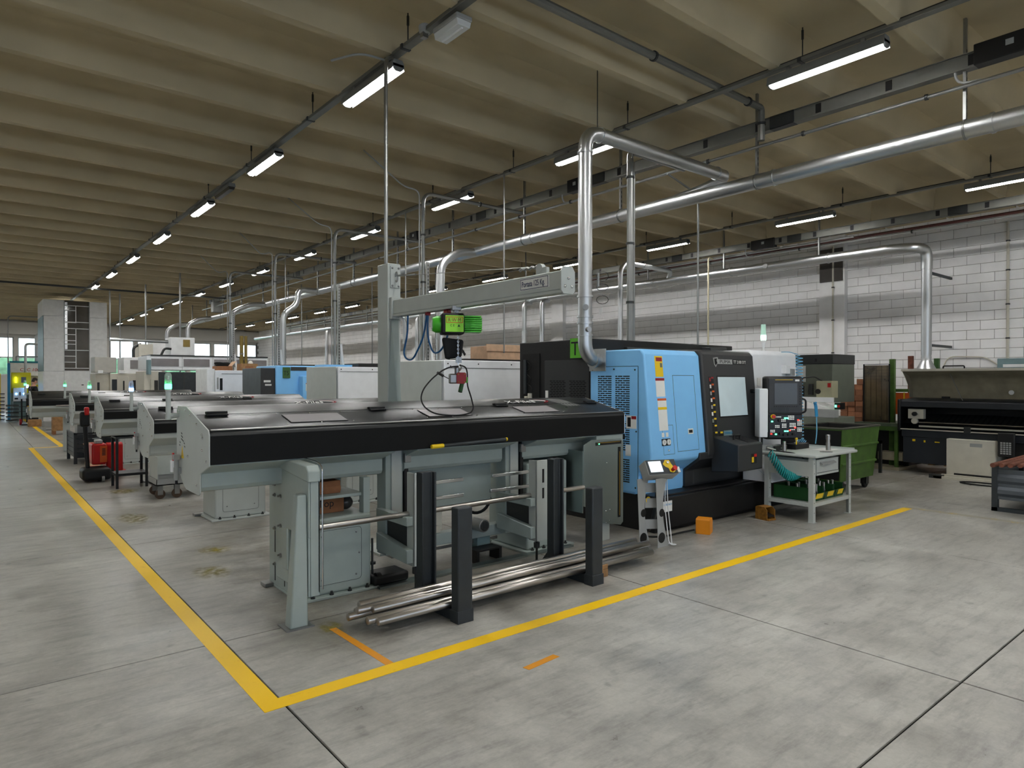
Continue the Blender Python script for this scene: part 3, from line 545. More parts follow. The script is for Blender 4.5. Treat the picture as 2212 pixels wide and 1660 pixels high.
# ================================================================ control pendant on its pierced stand
t = T('control_stand', 'small control panel on a pierced grey sheet-metal stand', 'control panel', (5.55, 4.45, 0))
def pierced(t, xa, ya, top_dx):
    bm = MB()
    n = 14; vs = []; th = .006
    pts = []
    for k in range(n + 1):
        z = .72 * k / n; w = .048 + .045 * (1 - 2 * k / n) ** 2 ; dx = top_dx * math.sin(math.pi * k / n * .8) * .06
        pts.append((dx - w, z, dx + w))
    pr = [(xa + a, z) for a, z, b_ in pts] + [(xa + b_, z) for a, z, b_ in reversed(pts)]
    return bm.py(pr, ya, ya + th)
for k, (xa, ya) in enumerate(((5.46, 4.47), (5.62, 4.36))):
    lg = P('side_plate', pierced(t, xa, ya, -1), 'plastic_grey', t, bev=.001)
    for z, r in ((.10, .055), (.36, .042)): P('hole', MB().cyl((xa - .03, ya - .0015, z), (xa - .03, ya + .0075, z), r, 16), 'black', lg)
for z in (.24, .46, .62): P('cross_web', MB().add([(5.46, 4.474, z - .05), (5.62, 4.366, z - .05), (5.62, 4.366, z + .05), (5.46, 4.474, z + .05)], [(0, 1, 2, 3)]), 'plastic_grey', t)
P('sticker', MB().cyl((5.50, 4.463, .49), (5.50, 4.4665, .49), .035, 16), 'yellow', t)
hd = MB(); hm = Matrix.Translation((5.56, 4.38, .815)) @ Matrix.Rotation(math.radians(-18), 4, 'Z') @ Matrix.Rotation(math.radians(-32), 4, 'X')
hd.m = hm; hd.b(-.17, .19, -.055, .085, -.085, .085); hb = P('panel_box', hd, 'plastic_grey', t, bev=.008)
def onp(name, mat, *a, **k):
    q = MB(); q.m = hm; q.b(*a); return P(name, q, mat, hb, **k)
onp('panel_face', 'charcoal', -.165, .185, -.058, -.055, -.08, .08)
onp('touch_screen', 'screen_lit', -.14, .01, -.060, -.058, -.055, .065)
q = MB(); q.m = hm; q.pz([(.04, -.0), (.10, -.0), (.10, -.0), (.04, 0)], 0, 0) if 0 else q.py([(.03, .03), (.07, .075), (.12, .07), (.13, .03), (.15, -.01), (.16, -.05), (.13, -.07), (.09, -.06), (.085, -.02), (.05, 0)], -.0595, -.058); P('yellow_field', q, 'yellow', hb)
q = MB(); q.m = hm; q.cyl((.125, -.06, -.04), (.125, -.10, -.04), .018, 14).cyl((.125, -.10, -.04), (.125, -.115, -.04), .026, 14); P('emergency_button', q, 'red', hb)
q = MB(); q.m = hm; q.cyl((.085, -.06, .04), (.085, -.08, .04), .016, 12); P('key_switch', q, 'chrome', hb)
q = MB(); q.m = hm; q.b(.19, .23, -.04, .05, -.06, .0); P('tag_card', q, 'paper', hb)
P('conduit', MB().tube(fil([(5.66, 4.46, .75), (5.70, 4.5, .5), (5.68, 4.55, .2), (5.75, 4.72, .06)], .15), .026, 10), 'dark_steel', t)
for (dx, dy) in ((0, 0), (.05, .02)): P('white_cable', MB().tube(fil([(5.70 + dx, 4.40 + dy, .72), (5.72 + dx, 4.42, .4), (5.66 + dx, 4.32, .02), (5.80 - dx, 4.30 + dy * 3, .008), (5.76, 4.44, .008)], .1), .005, 6), 'plastic_white', t)
# ================================================================ blue, black and white lathe
M('green_sign', (96, 178, 46), .5)
t = T('cnc_lathe', 'blue, black and white turning lathe with a dark rear cabinet', 'lathe', (7.5, 5.2, 0))
def front_y(z): return 4.90 - (2.10 - z) * .09           # the front leans out towards the floor
def fprof(off=0.0, back=7.0, zt=2.10): return [(front_y(zt) - off + .05, zt), (back, zt), (back, .42), (5.02 - off, .42), (5.02 - off, .64), (4.80 - off, .80), (4.788 - off, .87), (front_y(zt - .06) - off, zt - .06)]
P('plinth', MB().b(6.02, 9.30, 4.80, 7.0, 0, .42), 'black', t, bev=.01); P('plinth_face', MB().b(6.02, 8.4, 4.74, 4.80, .05, .40), 'black', t, bev=.01)
blue = P('blue_cover', MB().px(fprof(0, 5.74), 5.95, 7.0), 'blue_paint', t, bev=.02, seg=3)
# lean the left edge: side panel, louvres
sp = P('side_panel', MB().px([(4.98, .45), (4.98, 1.90), (5.70, 1.90), (5.70, .45)], 5.944, 5.951), 'blue_paint', blue, bev=.002)
P('panel_gap', MB().b(5.9425, 5.945, 4.975, 5.71, 1.90, 1.905).b(5.9425, 5.945, 4.972, 4.977, .45, 1.90), 'black', sp, kind='stuff')
bo = MB()
for (y, z) in ((5.02, 1.86), (5.34, 1.87), (5.68, 1.86), (5.0, 1.15), (5.01, .5), (5.68, .5), (5.68, 1.1)): bo.sph((5.943, y, z), .010, 6)
P('panel_screws', bo, 'black', sp, kind='stuff')
for (ya, yb) in ((5.10, 5.33), (5.38, 5.61)):
    for (za, zb_, nm) in ((1.32, 1.80, 0), (.92, 1.26, 1), (.55, .82, 2)):
        sl = MB(); z = za; k = 0
        while z < zb_:
            cuts = (0, .07, .15, .23) if k % 2 else (0, .11, .19, .23)
            for j in range(3): sl.b(5.9425, 5.9455, ya + cuts[j], ya + cuts[j + 1] - .012, z, z + .013)
            z += .0255; k += 1
        P('louvre_slots', sl, 'black', sp, kind='stuff')
s = P('safety_label', MB().b(5.9415, 5.9435, 4.995, 5.15, 1.18, 1.33), 'paper', sp); P('label_band', MB().b(5.9408, 5.9415, 5.0, 5.07, 1.29, 1.325), 'crimson', s); P('pictogram', MB().b(5.9408, 5.9415, 5.08, 5.13, 1.2, 1.31), 'black', s)
P('paper_tag', MB().b(5.9415, 5.9435, 5.08, 5.16, .86, .99), 'paper', sp); P('grip_recess', MB().b(5.9415, 5.9435, 5.17, 5.27, 1.05, 1.10), 'black', sp)
# front of the blue cover: access panels, stickers, gauges
def ff(x0, x1, z0, z1, d0=.003, d1=.0, dx=0.0):            # a thin piece lying on the leaning front
    q = MB(); e = -.0
    q.add([(x0 + dx, front_y(z0) - d0, z0), (x1 + dx, front_y(z0) - d0, z0), (x1, front_y(z1) - d0, z1), (x0, front_y(z1) - d0, z1),
           (x0 + dx, front_y(z0) + .004, z0), (x1 + dx, front_y(z0) + .004, z0), (x1, front_y(z1) + .004, z1), (x0, front_y(z1) + .004, z1)],
          [(0, 1, 2, 3), (7, 6, 5, 4), (0, 4, 5, 1), (1, 5, 6, 2), (2, 6, 7, 3), (3, 7, 4, 0)]); return q
def outline(x0, x1, z0, z1, w=.005):
    q = MB()
    for a in ((x0, x1, z0, z0 + w), (x0, x1, z1 - w, z1), (x0, x0 + w, z0, z1), (x1 - w, x1, z0, z1)):
        r = ff(*a, d0=.0015); q.add(r.v, r.f)
    return q
P('access_panel', outline(6.44, 6.86, .90, 1.80), 'dark_grey_paint', blue, kind='stuff')
P('flap_outline', outline(6.18, 6.38, .88, 1.22, .004), 'dark_grey_paint', blue, kind='stuff')
lb = P('warning_label', ff(6.13, 6.27, 1.78, 2.02), 'yellow', blue); P('label_text', ff(6.15, 6.26, 1.96, 2.005, .0036), 'crimson', lb); P('label_diagram', ff(6.22, 6.26, 1.89, 1.94, .0036), 'olive_grey', lb)
lb = P('notice_label', ff(6.12, 6.28, 1.55, 1.765), 'paper', blue); P('label_band', ff(6.12, 6.28, 1.735, 1.765, .0036), 'crimson', lb)
lb = P('notice_label', ff(6.13, 6.29, 1.04 + .12, 1.53), 'paper', blue); P('label_band', ff(6.13, 6.29, 1.505, 1.53, .0036), 'orange_panel', lb); P('label_band', ff(6.13, 6.29, 1.40, 1.43, .0036), 'yellow', lb)
for (x, z) in ((6.145, 1.115), (6.22, 1.115)): P('small_label', ff(x + .02, x + .065, z - .03, z + .02), 'paper', blue)
gg = P('gauge_plate', ff(6.155, 6.31, .985, 1.065, .005), 'black', blue)
for x in (6.19, 6.275): P('pressure_gauge', MB().cyl((x, front_y(1.025) - .016, 1.025), (x, front_y(1.025), 1.025), .032, 18), 'paper', gg); P('gauge_needle', MB().b(x - .002, x + .002, front_y(1.025) - .018, front_y(1.025) - .016, 1.015, 1.045), 'black', gg)
P('lock', MB().sph((6.27, front_y(.94) - .004, .93), .012, 8), 'chrome', blue); P('grip_plate', ff(6.665, 6.765, .965 + .13, 1.03 + .13, .004), 'paper', blue); P('grip_slot', ff(6.68, 6.75, .98 + .13, 1.015 + .13, .005), 'black', blue)
dp = P('dealer_sign', MB().b(6.10, 6.26, 4.735, 4.741, .24, .36), 'paper', t); TXT(dp, 'OVERMACH', .034, (6.11, 4.7345, .31), RX, 'cyan_blue', sx=.78)
P('blue_skirt', MB().b(6.05, 6.80, 4.99, 5.10, .34, .66), 'blue_paint', t, bev=.006)
# black sliding door
dr = P('door', MB().px(fprof(.035, 5.6, 2.12), 7.0, 8.18), 'dark_grey_paint', t, bev=.03, seg=4)
P('door_lower', MB().px([(5.6, .42), (4.99, .42), (4.99, .62), (4.77, .78), (4.77, .86), (5.6, .86)], 6.85, 8.18), 'dark_grey_paint', t, bev=.01)
def fd(x0, x1, z0, z1, d=.003): return ff(x0, x1, z0, z1, .035 + d)
wn = P('window_seal', fd(7.285, 7.945, 1.265, 1.80, .004), 'black', dr, bev=.01); P('window_pane', fd(7.305, 7.925, 1.285, 1.78, .006), 'door_window_glass' if 'door_window_glass' in MATS else M('door_window_glass', (214, 232, 238), .10, var=.06, scale=3, spec=.7), wn)
P('badge', fd(7.33, 7.66, 1.945, 2.005, .004), 'plastic_grey', dr); P('badge', fd(7.66, 7.95, 1.945, 2.005, .004), 'black', dr)
ylean = math.atan(.09)
def dtx(s, size, x, z, mat, sx=1.0, al='LEFT', sh=.0): return TXT(dr, s, size, (x, front_y(z) - .0405, z), (math.pi / 2 + ylean * 0 - .09, 0, 0), mat, align=al, sx=sx, shear=sh)
dtx('PUMA', .062, 7.375, 1.955, 'dark_steel', 1.45); dtx('TT 2100 SYY', .058, 7.685, 1.955, 'paper', .92)
sh = MB(); z0 = 1.975; sh.py([(7.23, 2.02), (7.33, 2.03), (7.335, 1.975), (7.31, 1.93), (7.285, 1.905), (7.25, 1.94)], front_y(1.97) - .043, front_y(1.97) - .030); sb = P('shield_logo', sh, 'plastic_grey', dr)
sh = MB(); sh.py([(7.25, 2.01), (7.31, 2.015), (7.30, 1.985), (7.318, 1.96), (7.285, 1.925), (7.262, 1.95)], front_y(1.97) - .0445, front_y(1.97) - .042); P('shield_mark', sh, 'black', sb)
zz = 1.79
for k in range(9):
    hh = .085; zz -= hh
    lbx = P('pictogram_label', fd(7.115, 7.215, zz, zz + hh - .006), 'black', dr)
    P('label_band', fd(7.165, 7.213, zz + hh - .03, zz + hh - .009, .0036), ('crimson', 'orange_panel', 'orange_panel', 'orange_panel', 'yellow', 'yellow', 'yellow', 'yellow', 'yellow')[k], lbx)
    if k < 7: P('pictogram', fd(7.122, 7.155, zz + .02, zz + hh - .02, .0036), ('crimson', 'paper', 'plastic_grey', 'paper', 'plastic_grey', 'paper', 'olive_grey')[k], lbx)
lbx = P('pictogram_label', fd(7.235, 7.335, 1.025, 1.10), 'black', dr); P('label_band', fd(7.275, 7.332, 1.075, 1.097, .0036), 'yellow', lbx)
lbx = P('dealer_plate', fd(7.35, 7.53, 1.035, 1.105), 'dusty_blue', dr); dtx('OVERMACH', .042, 7.362, 1.06, 'cyan_blue', .78)
P('door_handle', MB().b(8.03, 8.16, front_y(1.6) - .10, front_y(1.6) - .03, 1.57, 1.62).b(8.115, 8.155, front_y(1.6) - .11, front_y(1.6) - .085, 1.05, 1.60).b(8.06, 8.16, front_y(1.03) - .11, front_y(1.03) - .03, 1.02, 1.06), 'black_gloss', dr, bev=.012, seg=3)
P('handle_strip', MB().b(8.156, 8.16, front_y(1.3) - .10, front_y(1.3) - .08, 1.07, 1.55), 'chrome', dr)
hx = P('hatch_box', MB().px([(4.42, .64), (4.42, .965), (4.80, 1.05), (4.80, .60)], 7.12, 7.66), 'dark_grey_paint', t, bev=.015, seg=3)
P('hatch_handle', MB().tube(fil([(7.30, 4.60, 1.005), (7.30, 4.60, 1.06), (7.44, 4.60, 1.06), (7.44, 4.60, 1.005)], .02), .013, 8), 'black', hx)
P('hatch_mat', MB().px([(4.47, .980), (4.73, 1.038), (4.73, 1.034), (4.47, .976)], 7.40, 7.64), 'black', hx)
lbx = P('hand_warning', MB().b(7.40, 7.52, 4.417, 4.4195, .72, .84), 'black', hx); P('hand_symbol', MB().b(7.405, 7.45, 4.4155, 4.417, .735, .80), 'yellow', lbx); P('label_band', MB().b(7.455, 7.515, 4.4155, 4.417, .80, .835), 'red', lbx)
# white right-hand body with arm, pendant and tray
wh = P('white_cover', MB().px([(4.93, 2.15), (7.0, 2.15), (7.0, .42), (5.0, .42), (5.0, .6), (4.84, .8), (4.88, 2.10)], 8.18, 9.36), 'machine_white', t, bev=.02, seg=3)
P('socket_box', MB().b(8.93, 9.05, 4.80, 4.88, 1.83, 1.95), 'plastic_white', wh, bev=.006); P('adapter', MB().b(9.04, 9.14, 4.78, 4.86, 1.80, 1.90), 'plastic_grey', wh, bev=.006)
P('paper_label', MB().b(8.28, 8.37, front_y(1.75) - .012, front_y(1.75) + .03, 1.66, 1.77), 'paper', wh)
P('cover_outline', MB().b(8.42, 8.84, 4.868, 4.872, 1.77, 1.775), 'dark_grey_paint', wh)
P('drip_chute', MB().px([(4.48, .42), (4.48, .44), (4.86, .72), (4.90, .70)], 8.02, 9.0), 'machine_white', wh, bev=.004); P('chute_side', MB().px([(4.48, .42), (4.90, .73), (4.90, .42)], 8.0, 8.02), 'machine_white', wh)
am = Matrix.Translation((7.98, 4.62, 0)) @ Matrix.Rotation(-YAW, 4, 'Z')
q = MB(); q.m = am; q.b(-.05, .06, -.05, .12, 1.0, 1.63).b(.03, .075, -.02, .10, 1.06, 1.62); P('pendant_arm', q, 'machine_white', t, bev=.01)
q = MB(); q.m = am; q.cyl((.01, .02, .90), (.01, .02, 1.01), .013, 8); P('cable_gland', q, 'black', t)
pm = Matrix.Translation((8.25, 4.45, 0)) @ Matrix.Rotation(-YAW, 4, 'Z')
def pd(name, mat, *a, parent=None, bev=0.0, kind=None):
    q = MB(); q.m = pm; q.b(*a); return P(name, q, mat, parent, bev=bev, kind=kind)
pn = pd('operator_panel', 'black', -.255, .235, 0, .14, .965, 1.79, parent=t, bev=.03)
pd('bezel', 'dark_grey_paint', -.215, .225, -.006, .01, 1.31, 1.77, parent=pn, bev=.008); pd('lower_bezel', 'black_gloss', -.215, .225, -.006, .01, .985, 1.29, parent=pn, bev=.006)
pd('display', 'screen_grey', -.14, .155, -.010, -.005, 1.425, 1.70, parent=pn); pd('yellow_strip', 'yellow', -.13, .10, -.0075, -.0055, 1.742, 1.748, parent=pn); pd('name_tag', 'paper', .13, .185, -.0075, -.0055, 1.725, 1.75, parent=pn)
q = MB(); q.m = pm
for k in range(11): q.b(-.15 + k * .029, -.135 + k * .029, -.0085, -.006, 1.39, 1.402)
for k in range(8): q.b(.185, .20, -.0085, -.006, 1.42 + k * .033, 1.435 + k * .033)
for r in range(5):
    for k in range(9): q.b(-.165 + k * .026, -.146 + k * .026, -.009, -.006, 1.225 + .06 + r * .0 + .03, 1.30) if 0 else None
P('soft_keys', q, 'black', pn, kind='stuff')
q = MB(); q.m = pm
for r in range(4):
    for k in range(10): q.b(-.175 + k * .024, -.156 + k * .024, -.009, -.006, 1.315 + r * .017, 1.328 + r * .017)
P('keyboard', q, 'charcoal', pn, kind='stuff')
q = MB(); q.m = pm
for (x0_, z0_, nx, nz) in ((-.13, 1.255, 4, 1), (.04, 1.225, 4, 3), (-.05, 1.20, 3, 2), (.06, 1.13, 4, 3), (-.04, 1.12, 3, 3), (-.13, 1.12, 3, 2), (.16, 1.15, 3, 4), (-.19, 1.06, 3, 2), (.16, 1.07, 3, 3), (.07, 1.09, 3, 1)):
    for i in range(nx):
        for j in range(nz): q.b(x0_ + i * .021, x0_ + i * .021 + .013, -.010, -.006, z0_ + j * .02, z0_ + j * .02 + .011)
P('lit_keys', q, 'white_lit', pn, kind='stuff')
for (x_, z_, mt) in ((-.17, 1.20, 'green_lit'), (-.12, 1.035, 'green_lit'), (.0, 1.245, 'green_lit'), (.03, 1.245, 'green_lit'), (.06, 1.085, 'red_lit'), (.17, 1.22, 'red_lit'), (.03, 1.075, 'green_lit'), (.0, 1.075, 'green_lit'), (.13, 1.12, 'red_lit'), (-.18, 1.04, 'red_lit')):
    pd('button', mt, x_ - .011, x_ + .011, -.012, -.006, z_ - .008, z_ + .008, parent=pn)
q = MB(); q.m = pm; q.cyl((-.16, -.006, 1.265), (-.16, -.03, 1.265), .03, 16); eb = P('button_collar', q, 'yellow', pn); q = MB(); q.m = pm; q.cyl((-.16, -.03, 1.265), (-.16, -.05, 1.265), .022, 16); P('emergency_button', q, 'red', eb)
for (x_, z_) in ((-.075, 1.215), (-.01, 1.03), (.05, 1.03), (.11, 1.035), (-.06, 1.04)):
    q = MB(); q.m = pm; q.cyl((x_, -.006, z_), (x_, -.03, z_), .018, 12); P('dial', q, 'black', pn)
q = MB(); q.m = pm; q.tube(fil([(.235, .03, 1.50), (.275, .01, 1.48), (.275, .01, 1.33), (.235, .03, 1.31)], .025), .012, 8); P('panel_handle', q, 'black', pn)
q = MB(); q.m = pm; q.sph((.15, .0, .975), .018, 8).cyl((.15, 0, .9), (.15, 0, .96), .007, 6); P('key_tag', q, 'yellow', pn)
# signal light
sl = P('signal_mast', MB().lathe((9.02, 5.2, 2.15), [(.03, 0), (.02, .02), (.015, .05), (.02, .10), (.035, .16), (.037, .17)], 14), 'plastic_white', t); P('signal_glow', MB().lathe((9.02, 5.2, 2.32), [(.037, 0), (.040, .04), (.038, .08)], 14), M('signal_green', (170, 240, 205), .3, var=0, emit=1.8), sl); P('signal_tube', MB().lathe((9.02, 5.2, 2.40), [(.038, 0), (.036, .05), (.034, .15), (.03, .155)], 14), M('signal_tube', (176, 214, 196), .2, var=0, emit=.12), sl)
# black cabinet at the back left and machine top
cab = P('rear_cabinet', MB().b(6.0, 9.1, 5.76, 7.15, 0, 2.26), 'black', t, bev=.012)
P('roof_strip', MB().b(6.6, 8.6, 5.70, 5.95, 2.10, 2.17).b(8.3, 8.7, 5.6, 5.9, 2.15, 2.22), 'dark_grey_paint', t, bev=.01)
P('cabinet_panel', MB().b(5.994, 6.0, 5.80, 6.62, 1.0, 2.0), 'dark_grey_paint', cab, bev=.003)
for (ya, yb) in ((5.85, 6.14), (6.22, 6.52)):
    q = MB(); z = 1.25; k = 0
    while z < 1.74:
        for j in range(5): y0 = ya + (.02 if k % 2 else 0) + j * .058; q.b(5.992, 5.995, y0, y0 + .045, z, z + .010)
        z += .0225; k += 1
    P('louvre_slots', q, 'lid_front', cab, kind='stuff')
rc = P('cable_bay', MB().b(5.990, 6.0, 6.72, 7.08, .9, 2.10), M('bay_black', (6, 6, 7), .7), cab)
for (y, z) in ((6.98, 2.0), (6.98, 1.82), (6.95, 1.68), (6.92, 1.5)):
    P('cable', MB().tube([(5.988 - .03 * math.sin(k / 8 * math.pi), y - .12 * math.sin(k / 8 * math.pi), z - .14 * k / 8) for k in range(9)], .006, 6), 'rubber', rc)
P('connector_strip', MB().b(5.965, 5.99, 6.98, 7.03, 1.55, 2.02), 'charcoal', rc, bev=.004); P('label_strip', MB().b(5.988, 5.994, 6.55, 6.60, 1.25, 1.60), 'paper', cab)
P('air_unit', MB().b(5.90, 5.98, 6.80, 6.95, 1.40, 1.46).cyl((5.92, 6.84, 1.46), (5.92, 6.84, 1.56), .03, 10).cyl((5.92, 6.92, 1.46), (5.92, 6.92, 1.52), .025, 10), 'cream', cab, bev=.003, kind='stuff')
sg = P('number_sign', MB().b(5.94, 5.95, 5.76, 6.08, 2.02, 2.27), 'green_sign', cab); TXT(sg, 'T', .25, (5.938, 6.065, 2.055), RL, 'black')
# spiral hoses
def coil(p0, p1, r, turns, rt, sag=0.0, n=14):
    P0 = Vector(p0); P1 = Vector(p1); d = (P1 - P0).normalized(); a = d.orthogonal().normalized(); b_ = d.cross(a); pts = []
    for k in range(turns * n + 1):
        s_ = k / (turns * n); c_ = P0.lerp(P1, s_); c_.z -= sag * math.sin(math.pi * s_); w = 2 * math.pi * k / n
        pts.append(c_ + a * r * math.cos(w) + b_ * r * math.sin(w))
    return MB().tube(pts, rt, 5)
o = tag(P('spiral_hose', coil((9.02, 4.66, 2.08), (8.98, 4.62, .92), .045, 26, .006, n=10), 'sky_hose', None), 'light blue coiled air hose hanging beside the operator panel', 'hose')
P('hose_lead', MB().tube(fil([(8.98, 4.9, 2.14), (9.0, 4.8, 2.14), (9.02, 4.68, 2.10)], .05), .006, 6), 'sky_hose', o)
o = tag(P('spiral_hose', coil((7.79, 4.40, .83), (8.08, 4.05, .66), .055, 22, .009, .20, n=12), 'teal_hose', None), 'teal coiled air hose looping under the operator panel', 'hose')
P('hose_lead', MB().tube(fil([(7.78, 4.42, .88), (7.80, 4.38, .86), (7.98, 4.15, .83), (8.10, 4.03, .70)], .08), .009, 6), 'black', o); P('nozzle', MB().cyl((7.77, 4.43, .89), (7.84, 4.35, .86), .014, 8), 'steel', o)
# foot pedals
def pedal(x, y, rz, label, mat, s=1.0):
    t_ = T('foot_pedal', label, 'foot pedal', (x, y, 0)); m_ = Matrix.Translation((x, y, 0)) @ Matrix.Rotation(rz, 4, 'Z') @ Matrix.Scale(s, 4)
    q = MB(); q.m = m_; q.px([(-.09, 0), (-.09, .13), (-.05, .165), (.07, .165), (.09, .15), (.09, 0)], -.075, -.066); q.px([(-.09, 0), (-.09, .13), (-.05, .165), (.07, .165), (.09, .15), (.09, 0)], .066, .075); P('guard_sides', q, mat, t_, bev=.003, kind='stuff')
    q = MB(); q.m = m_; q.px([(-.05, .155), (-.05, .165), (.07, .165), (.09, .15), (.09, 0), (.08, 0), (.08, .145), (.065, .155)], -.066, .066); P('guard_hood', q, mat, t_, bev=.003)
    q = MB(); q.m = m_; q.b(-.066, .066, -.11, .085, 0, .022); P('pedal_base', q, mat, t_, bev=.004); q = MB(); q.m = m_; q.px([(-.10, .045), (-.10, .058), (.05, .10), (.05, .085)], -.05, .05); P('treadle', q, 'black', t_, bev=.004)
    return t_
pedal(6.50, 4.47, math.radians(115), 'orange foot pedal lying on its side in front of the blue lathe', 'orange', 1.05); pedal(7.72, 4.42, math.radians(-10), 'dirty orange foot pedal beside the table leg', M('orange_dirty', (140, 96, 34), .6, var=.35, scale=30), 1.0)
tag(P('pedal_cable', MB().tube(fil([(6.42, 4.55, .03), (6.2, 4.62, .012), (5.95, 4.6, .012), (5.8, 4.75, .012)], .1), .010, 6), 'rubber', None), 'black pedal cable running to the orange foot pedal', 'cable')
# ================================================================ work table
t = T('work_table', 'grey steel work table with a drawer and lower shelf', 'table', (8.45, 4.2, 0))
P('table_top', MB().b(7.90, 9.02, 3.86, 4.60, .795, .83), 'paint_grey', t, bev=.012); P('top_rim', MB().b(7.90, 9.02, 4.58, 4.60, .83, .85).b(9.0, 9.02, 3.9, 4.6, .83, .85), 'paint_grey', t, kind='stuff')
for (x, y) in ((7.94, 3.92), (8.90, 3.92), (7.94, 4.50), (8.90, 4.50)):
    lg = P('leg', MB().pz([(x, y), (x + .06, y), (x + .06, y + .006), (x + .006, y + .006), (x + .006, y + .06), (x, y + .06)] if x < 8 else [(x, y), (x + .06, y), (x + .06, y + .06), (x + .054, y + .06), (x + .054, y + .006), (x, y + .006)], .006, .795), 'paint_grey', t)
    hs = MB()
    for k in range(6): hs.cyl((x + .03, y - .001, .12 + k * .12), (x + .03, y + .0005, .12 + k * .12), .006, 8)
    P('leg_holes', hs, 'black', lg, kind='stuff'); P('foot', MB().b(x - .01, x + .07, y - .01, y + .07, 0, .006), 'paint_grey', lg)
P('side_apron', MB().b(7.945, 7.955, 3.98, 4.50, .56, .74), 'paint_grey', t, bev=.002)
dw = P('drawer', MB().b(8.02, 8.60, 3.915, 4.5, .57, .765), 'paint_grey', t, bev=.004); P('drawer_handle', MB().px([(3.88, .70), (3.88, .715), (3.915, .735), (3.915, .725), (3.89, .705)], 8.10, 8.46), 'plastic_grey', dw)
P('drawer_gap', MB().b(8.03, 8.59, 3.912, 3.9155, .60, .605).b(8.585, 8.59, 3.912, 3.9155, .60, .755), 'black', dw, kind='stuff')
P('shelf', MB().b(7.96, 8.95, 3.94, 4.55, .215, .235), 'paint_grey', t, bev=.003); P('shelf_rail', MB().b(8.0, 8.9, 3.925, 3.94, .19, .235), 'paint_grey', t); P('shelf_rail', MB().b(7.945, 7.96, 3.98, 4.5, .19, .235), 'paint_grey', t)
def bin_(x0, x1, y0, y1, label, parts):
    t_ = T('parts_bin', label, 'bin', ((x0 + x1) / 2, (y0 + y1) / 2, .236), 'green parts bins'); th = .006; z0, z1 = .236, .40
    P('shell', MB().b(x0, x1, y0, y1, z0, z0 + th).b(x0, x0 + th, y0, y1, z0, z1).b(x1 - th, x1, y0, y1, z0, z1).b(x0, x1, y1 - th, y1, z0, z1).px([(y0, z0), (y0 - .03, z0 + .10), (y0 - .024, z0 + .10), (y0 + .006, z0)], x0, x1), 'green_dark', t_, bev=.002, kind='stuff')
    P('rim', MB().b(x0 - .004, x1 + .004, y0, y1, z1, z1 + .008).b(x0 + .02, x1 - .02, y0 - .035, y0 - .028, z0 + .085, z0 + .10), 'green_dark', t_, kind='stuff') if 0 else None
    lb_ = P('label_card', MB().px([(y0 - .012, z0 + .03), (y0 - .032, z0 + .095), (y0 - .034, z0 + .095), (y0 - .014, z0 + .03)], x0 + .05, x1 - .05), 'yellow', t_)
    for (px_, py_) in parts: P('turned_part', MB().lathe((px_, py_, z0 + .006), [(.022, 0), (.022, .10), (.016, .102), (.016, .19), (.012, .192)], 10), 'bar_steel', t_)
bin_(8.06, 8.34, 3.99, 4.50, 'green plastic bin with yellow card under the table, left one', [(8.14, 4.05), (8.22, 4.12), (8.28, 4.05), (8.13, 4.22), (8.25, 4.26), (8.18, 4.36)])
bin_(8.36, 8.62, 3.99, 4.50, 'green plastic bin with yellow card under the table, middle one', [(8.42, 4.08), (8.50, 4.06), (8.56, 4.14), (8.46, 4.2), (8.52, 4.3)])
bin_(8.64, 8.88, 3.99, 4.50, 'green plastic bin with yellow card under the table, right one', [(8.70, 4.1), (8.78, 4.08), (8.74, 4.25)])
def ptable(name, mb, mat, label, cat, **k): return tag(P(name, mb, mat, None, **k), label, cat)
ptable('turned_part', MB().lathe((8.62, 4.06, .83), [(.028, 0), (.028, .10), (.024, .102), (.024, .14), (.028, .142), (.028, .20), (.02, .204)], 16), 'bar_steel', 'tall turned steel sleeve standing at the middle of the work table', 'steel part')
ptable('turned_part', MB().lathe((8.05, 4.35, .83), [(.026, 0), (.026, .08), (.022, .082), (.022, .13)], 16), 'bar_steel', 'short turned steel sleeve under the operator panel', 'steel part')
ptable('steel_ring', MB().lathe((8.42, 3.99, .83), [(.075, 0), (.075, .006), (.05, .006), (.05, .002)], 24), 'steel', 'flat steel disc lying at the front of the work table', 'steel disc')
ptable('drawing_sheet', MB().b(8.55, 8.86, 4.02, 4.24, .8305, .8325), 'paper', 'white drawing sheet lying on the work table', 'paper')
o = T('gauge_case', 'open black gauge case with grey inserts on the table', 'case', (8.55, 4.45, .83)); P('case_tray', MB().b(8.36, 8.72, 4.36, 4.55, .831, .90), 'black', o, bev=.006); P('gauge', MB().cyl((8.42, 4.42, .905), (8.66, 4.48, .905), .012, 8), 'steel', o); P('case_lid', MB().b(8.36, 8.72, 4.55, 4.565, .831, .98), 'black', o)
o = T('black_case', 'closed black tool case behind the short sleeve', 'case', (8.12, 4.5, .83)); P('case_body', MB().b(8.0, 8.30, 4.44, 4.57, .831, .895), 'black', o, bev=.008); P('latch', MB().b(8.12, 8.18, 4.435, 4.44, .85, .875), 'steel', o)
o = T('air_gun', 'blue air gun hanging on a thin hose behind the table', 'air gun', (9.35, 4.55, 1.3)); P('gun_body', MB().tube(fil([(9.36, 4.60, 1.42), (9.35, 4.58, 1.36), (9.33, 4.56, 1.22)], .03), .022, 8).cyl((9.36, 4.6, 1.40), (9.31, 4.56, 1.42), .014, 8), 'cyan_blue', o); P('hose', MB().tube(fil([(9.33, 4.56, 1.22), (9.30, 4.54, 1.0), (9.28, 4.55, .84)], .1), .008, 6), 'sky_hose', o)
ptable('spiral_hose', coil((9.0, 4.66, .91), (9.02, 4.58, .85), .05, 5, .006, n=10), 'sky_hose', 'heaped end of the light blue hose on the table', 'hose')
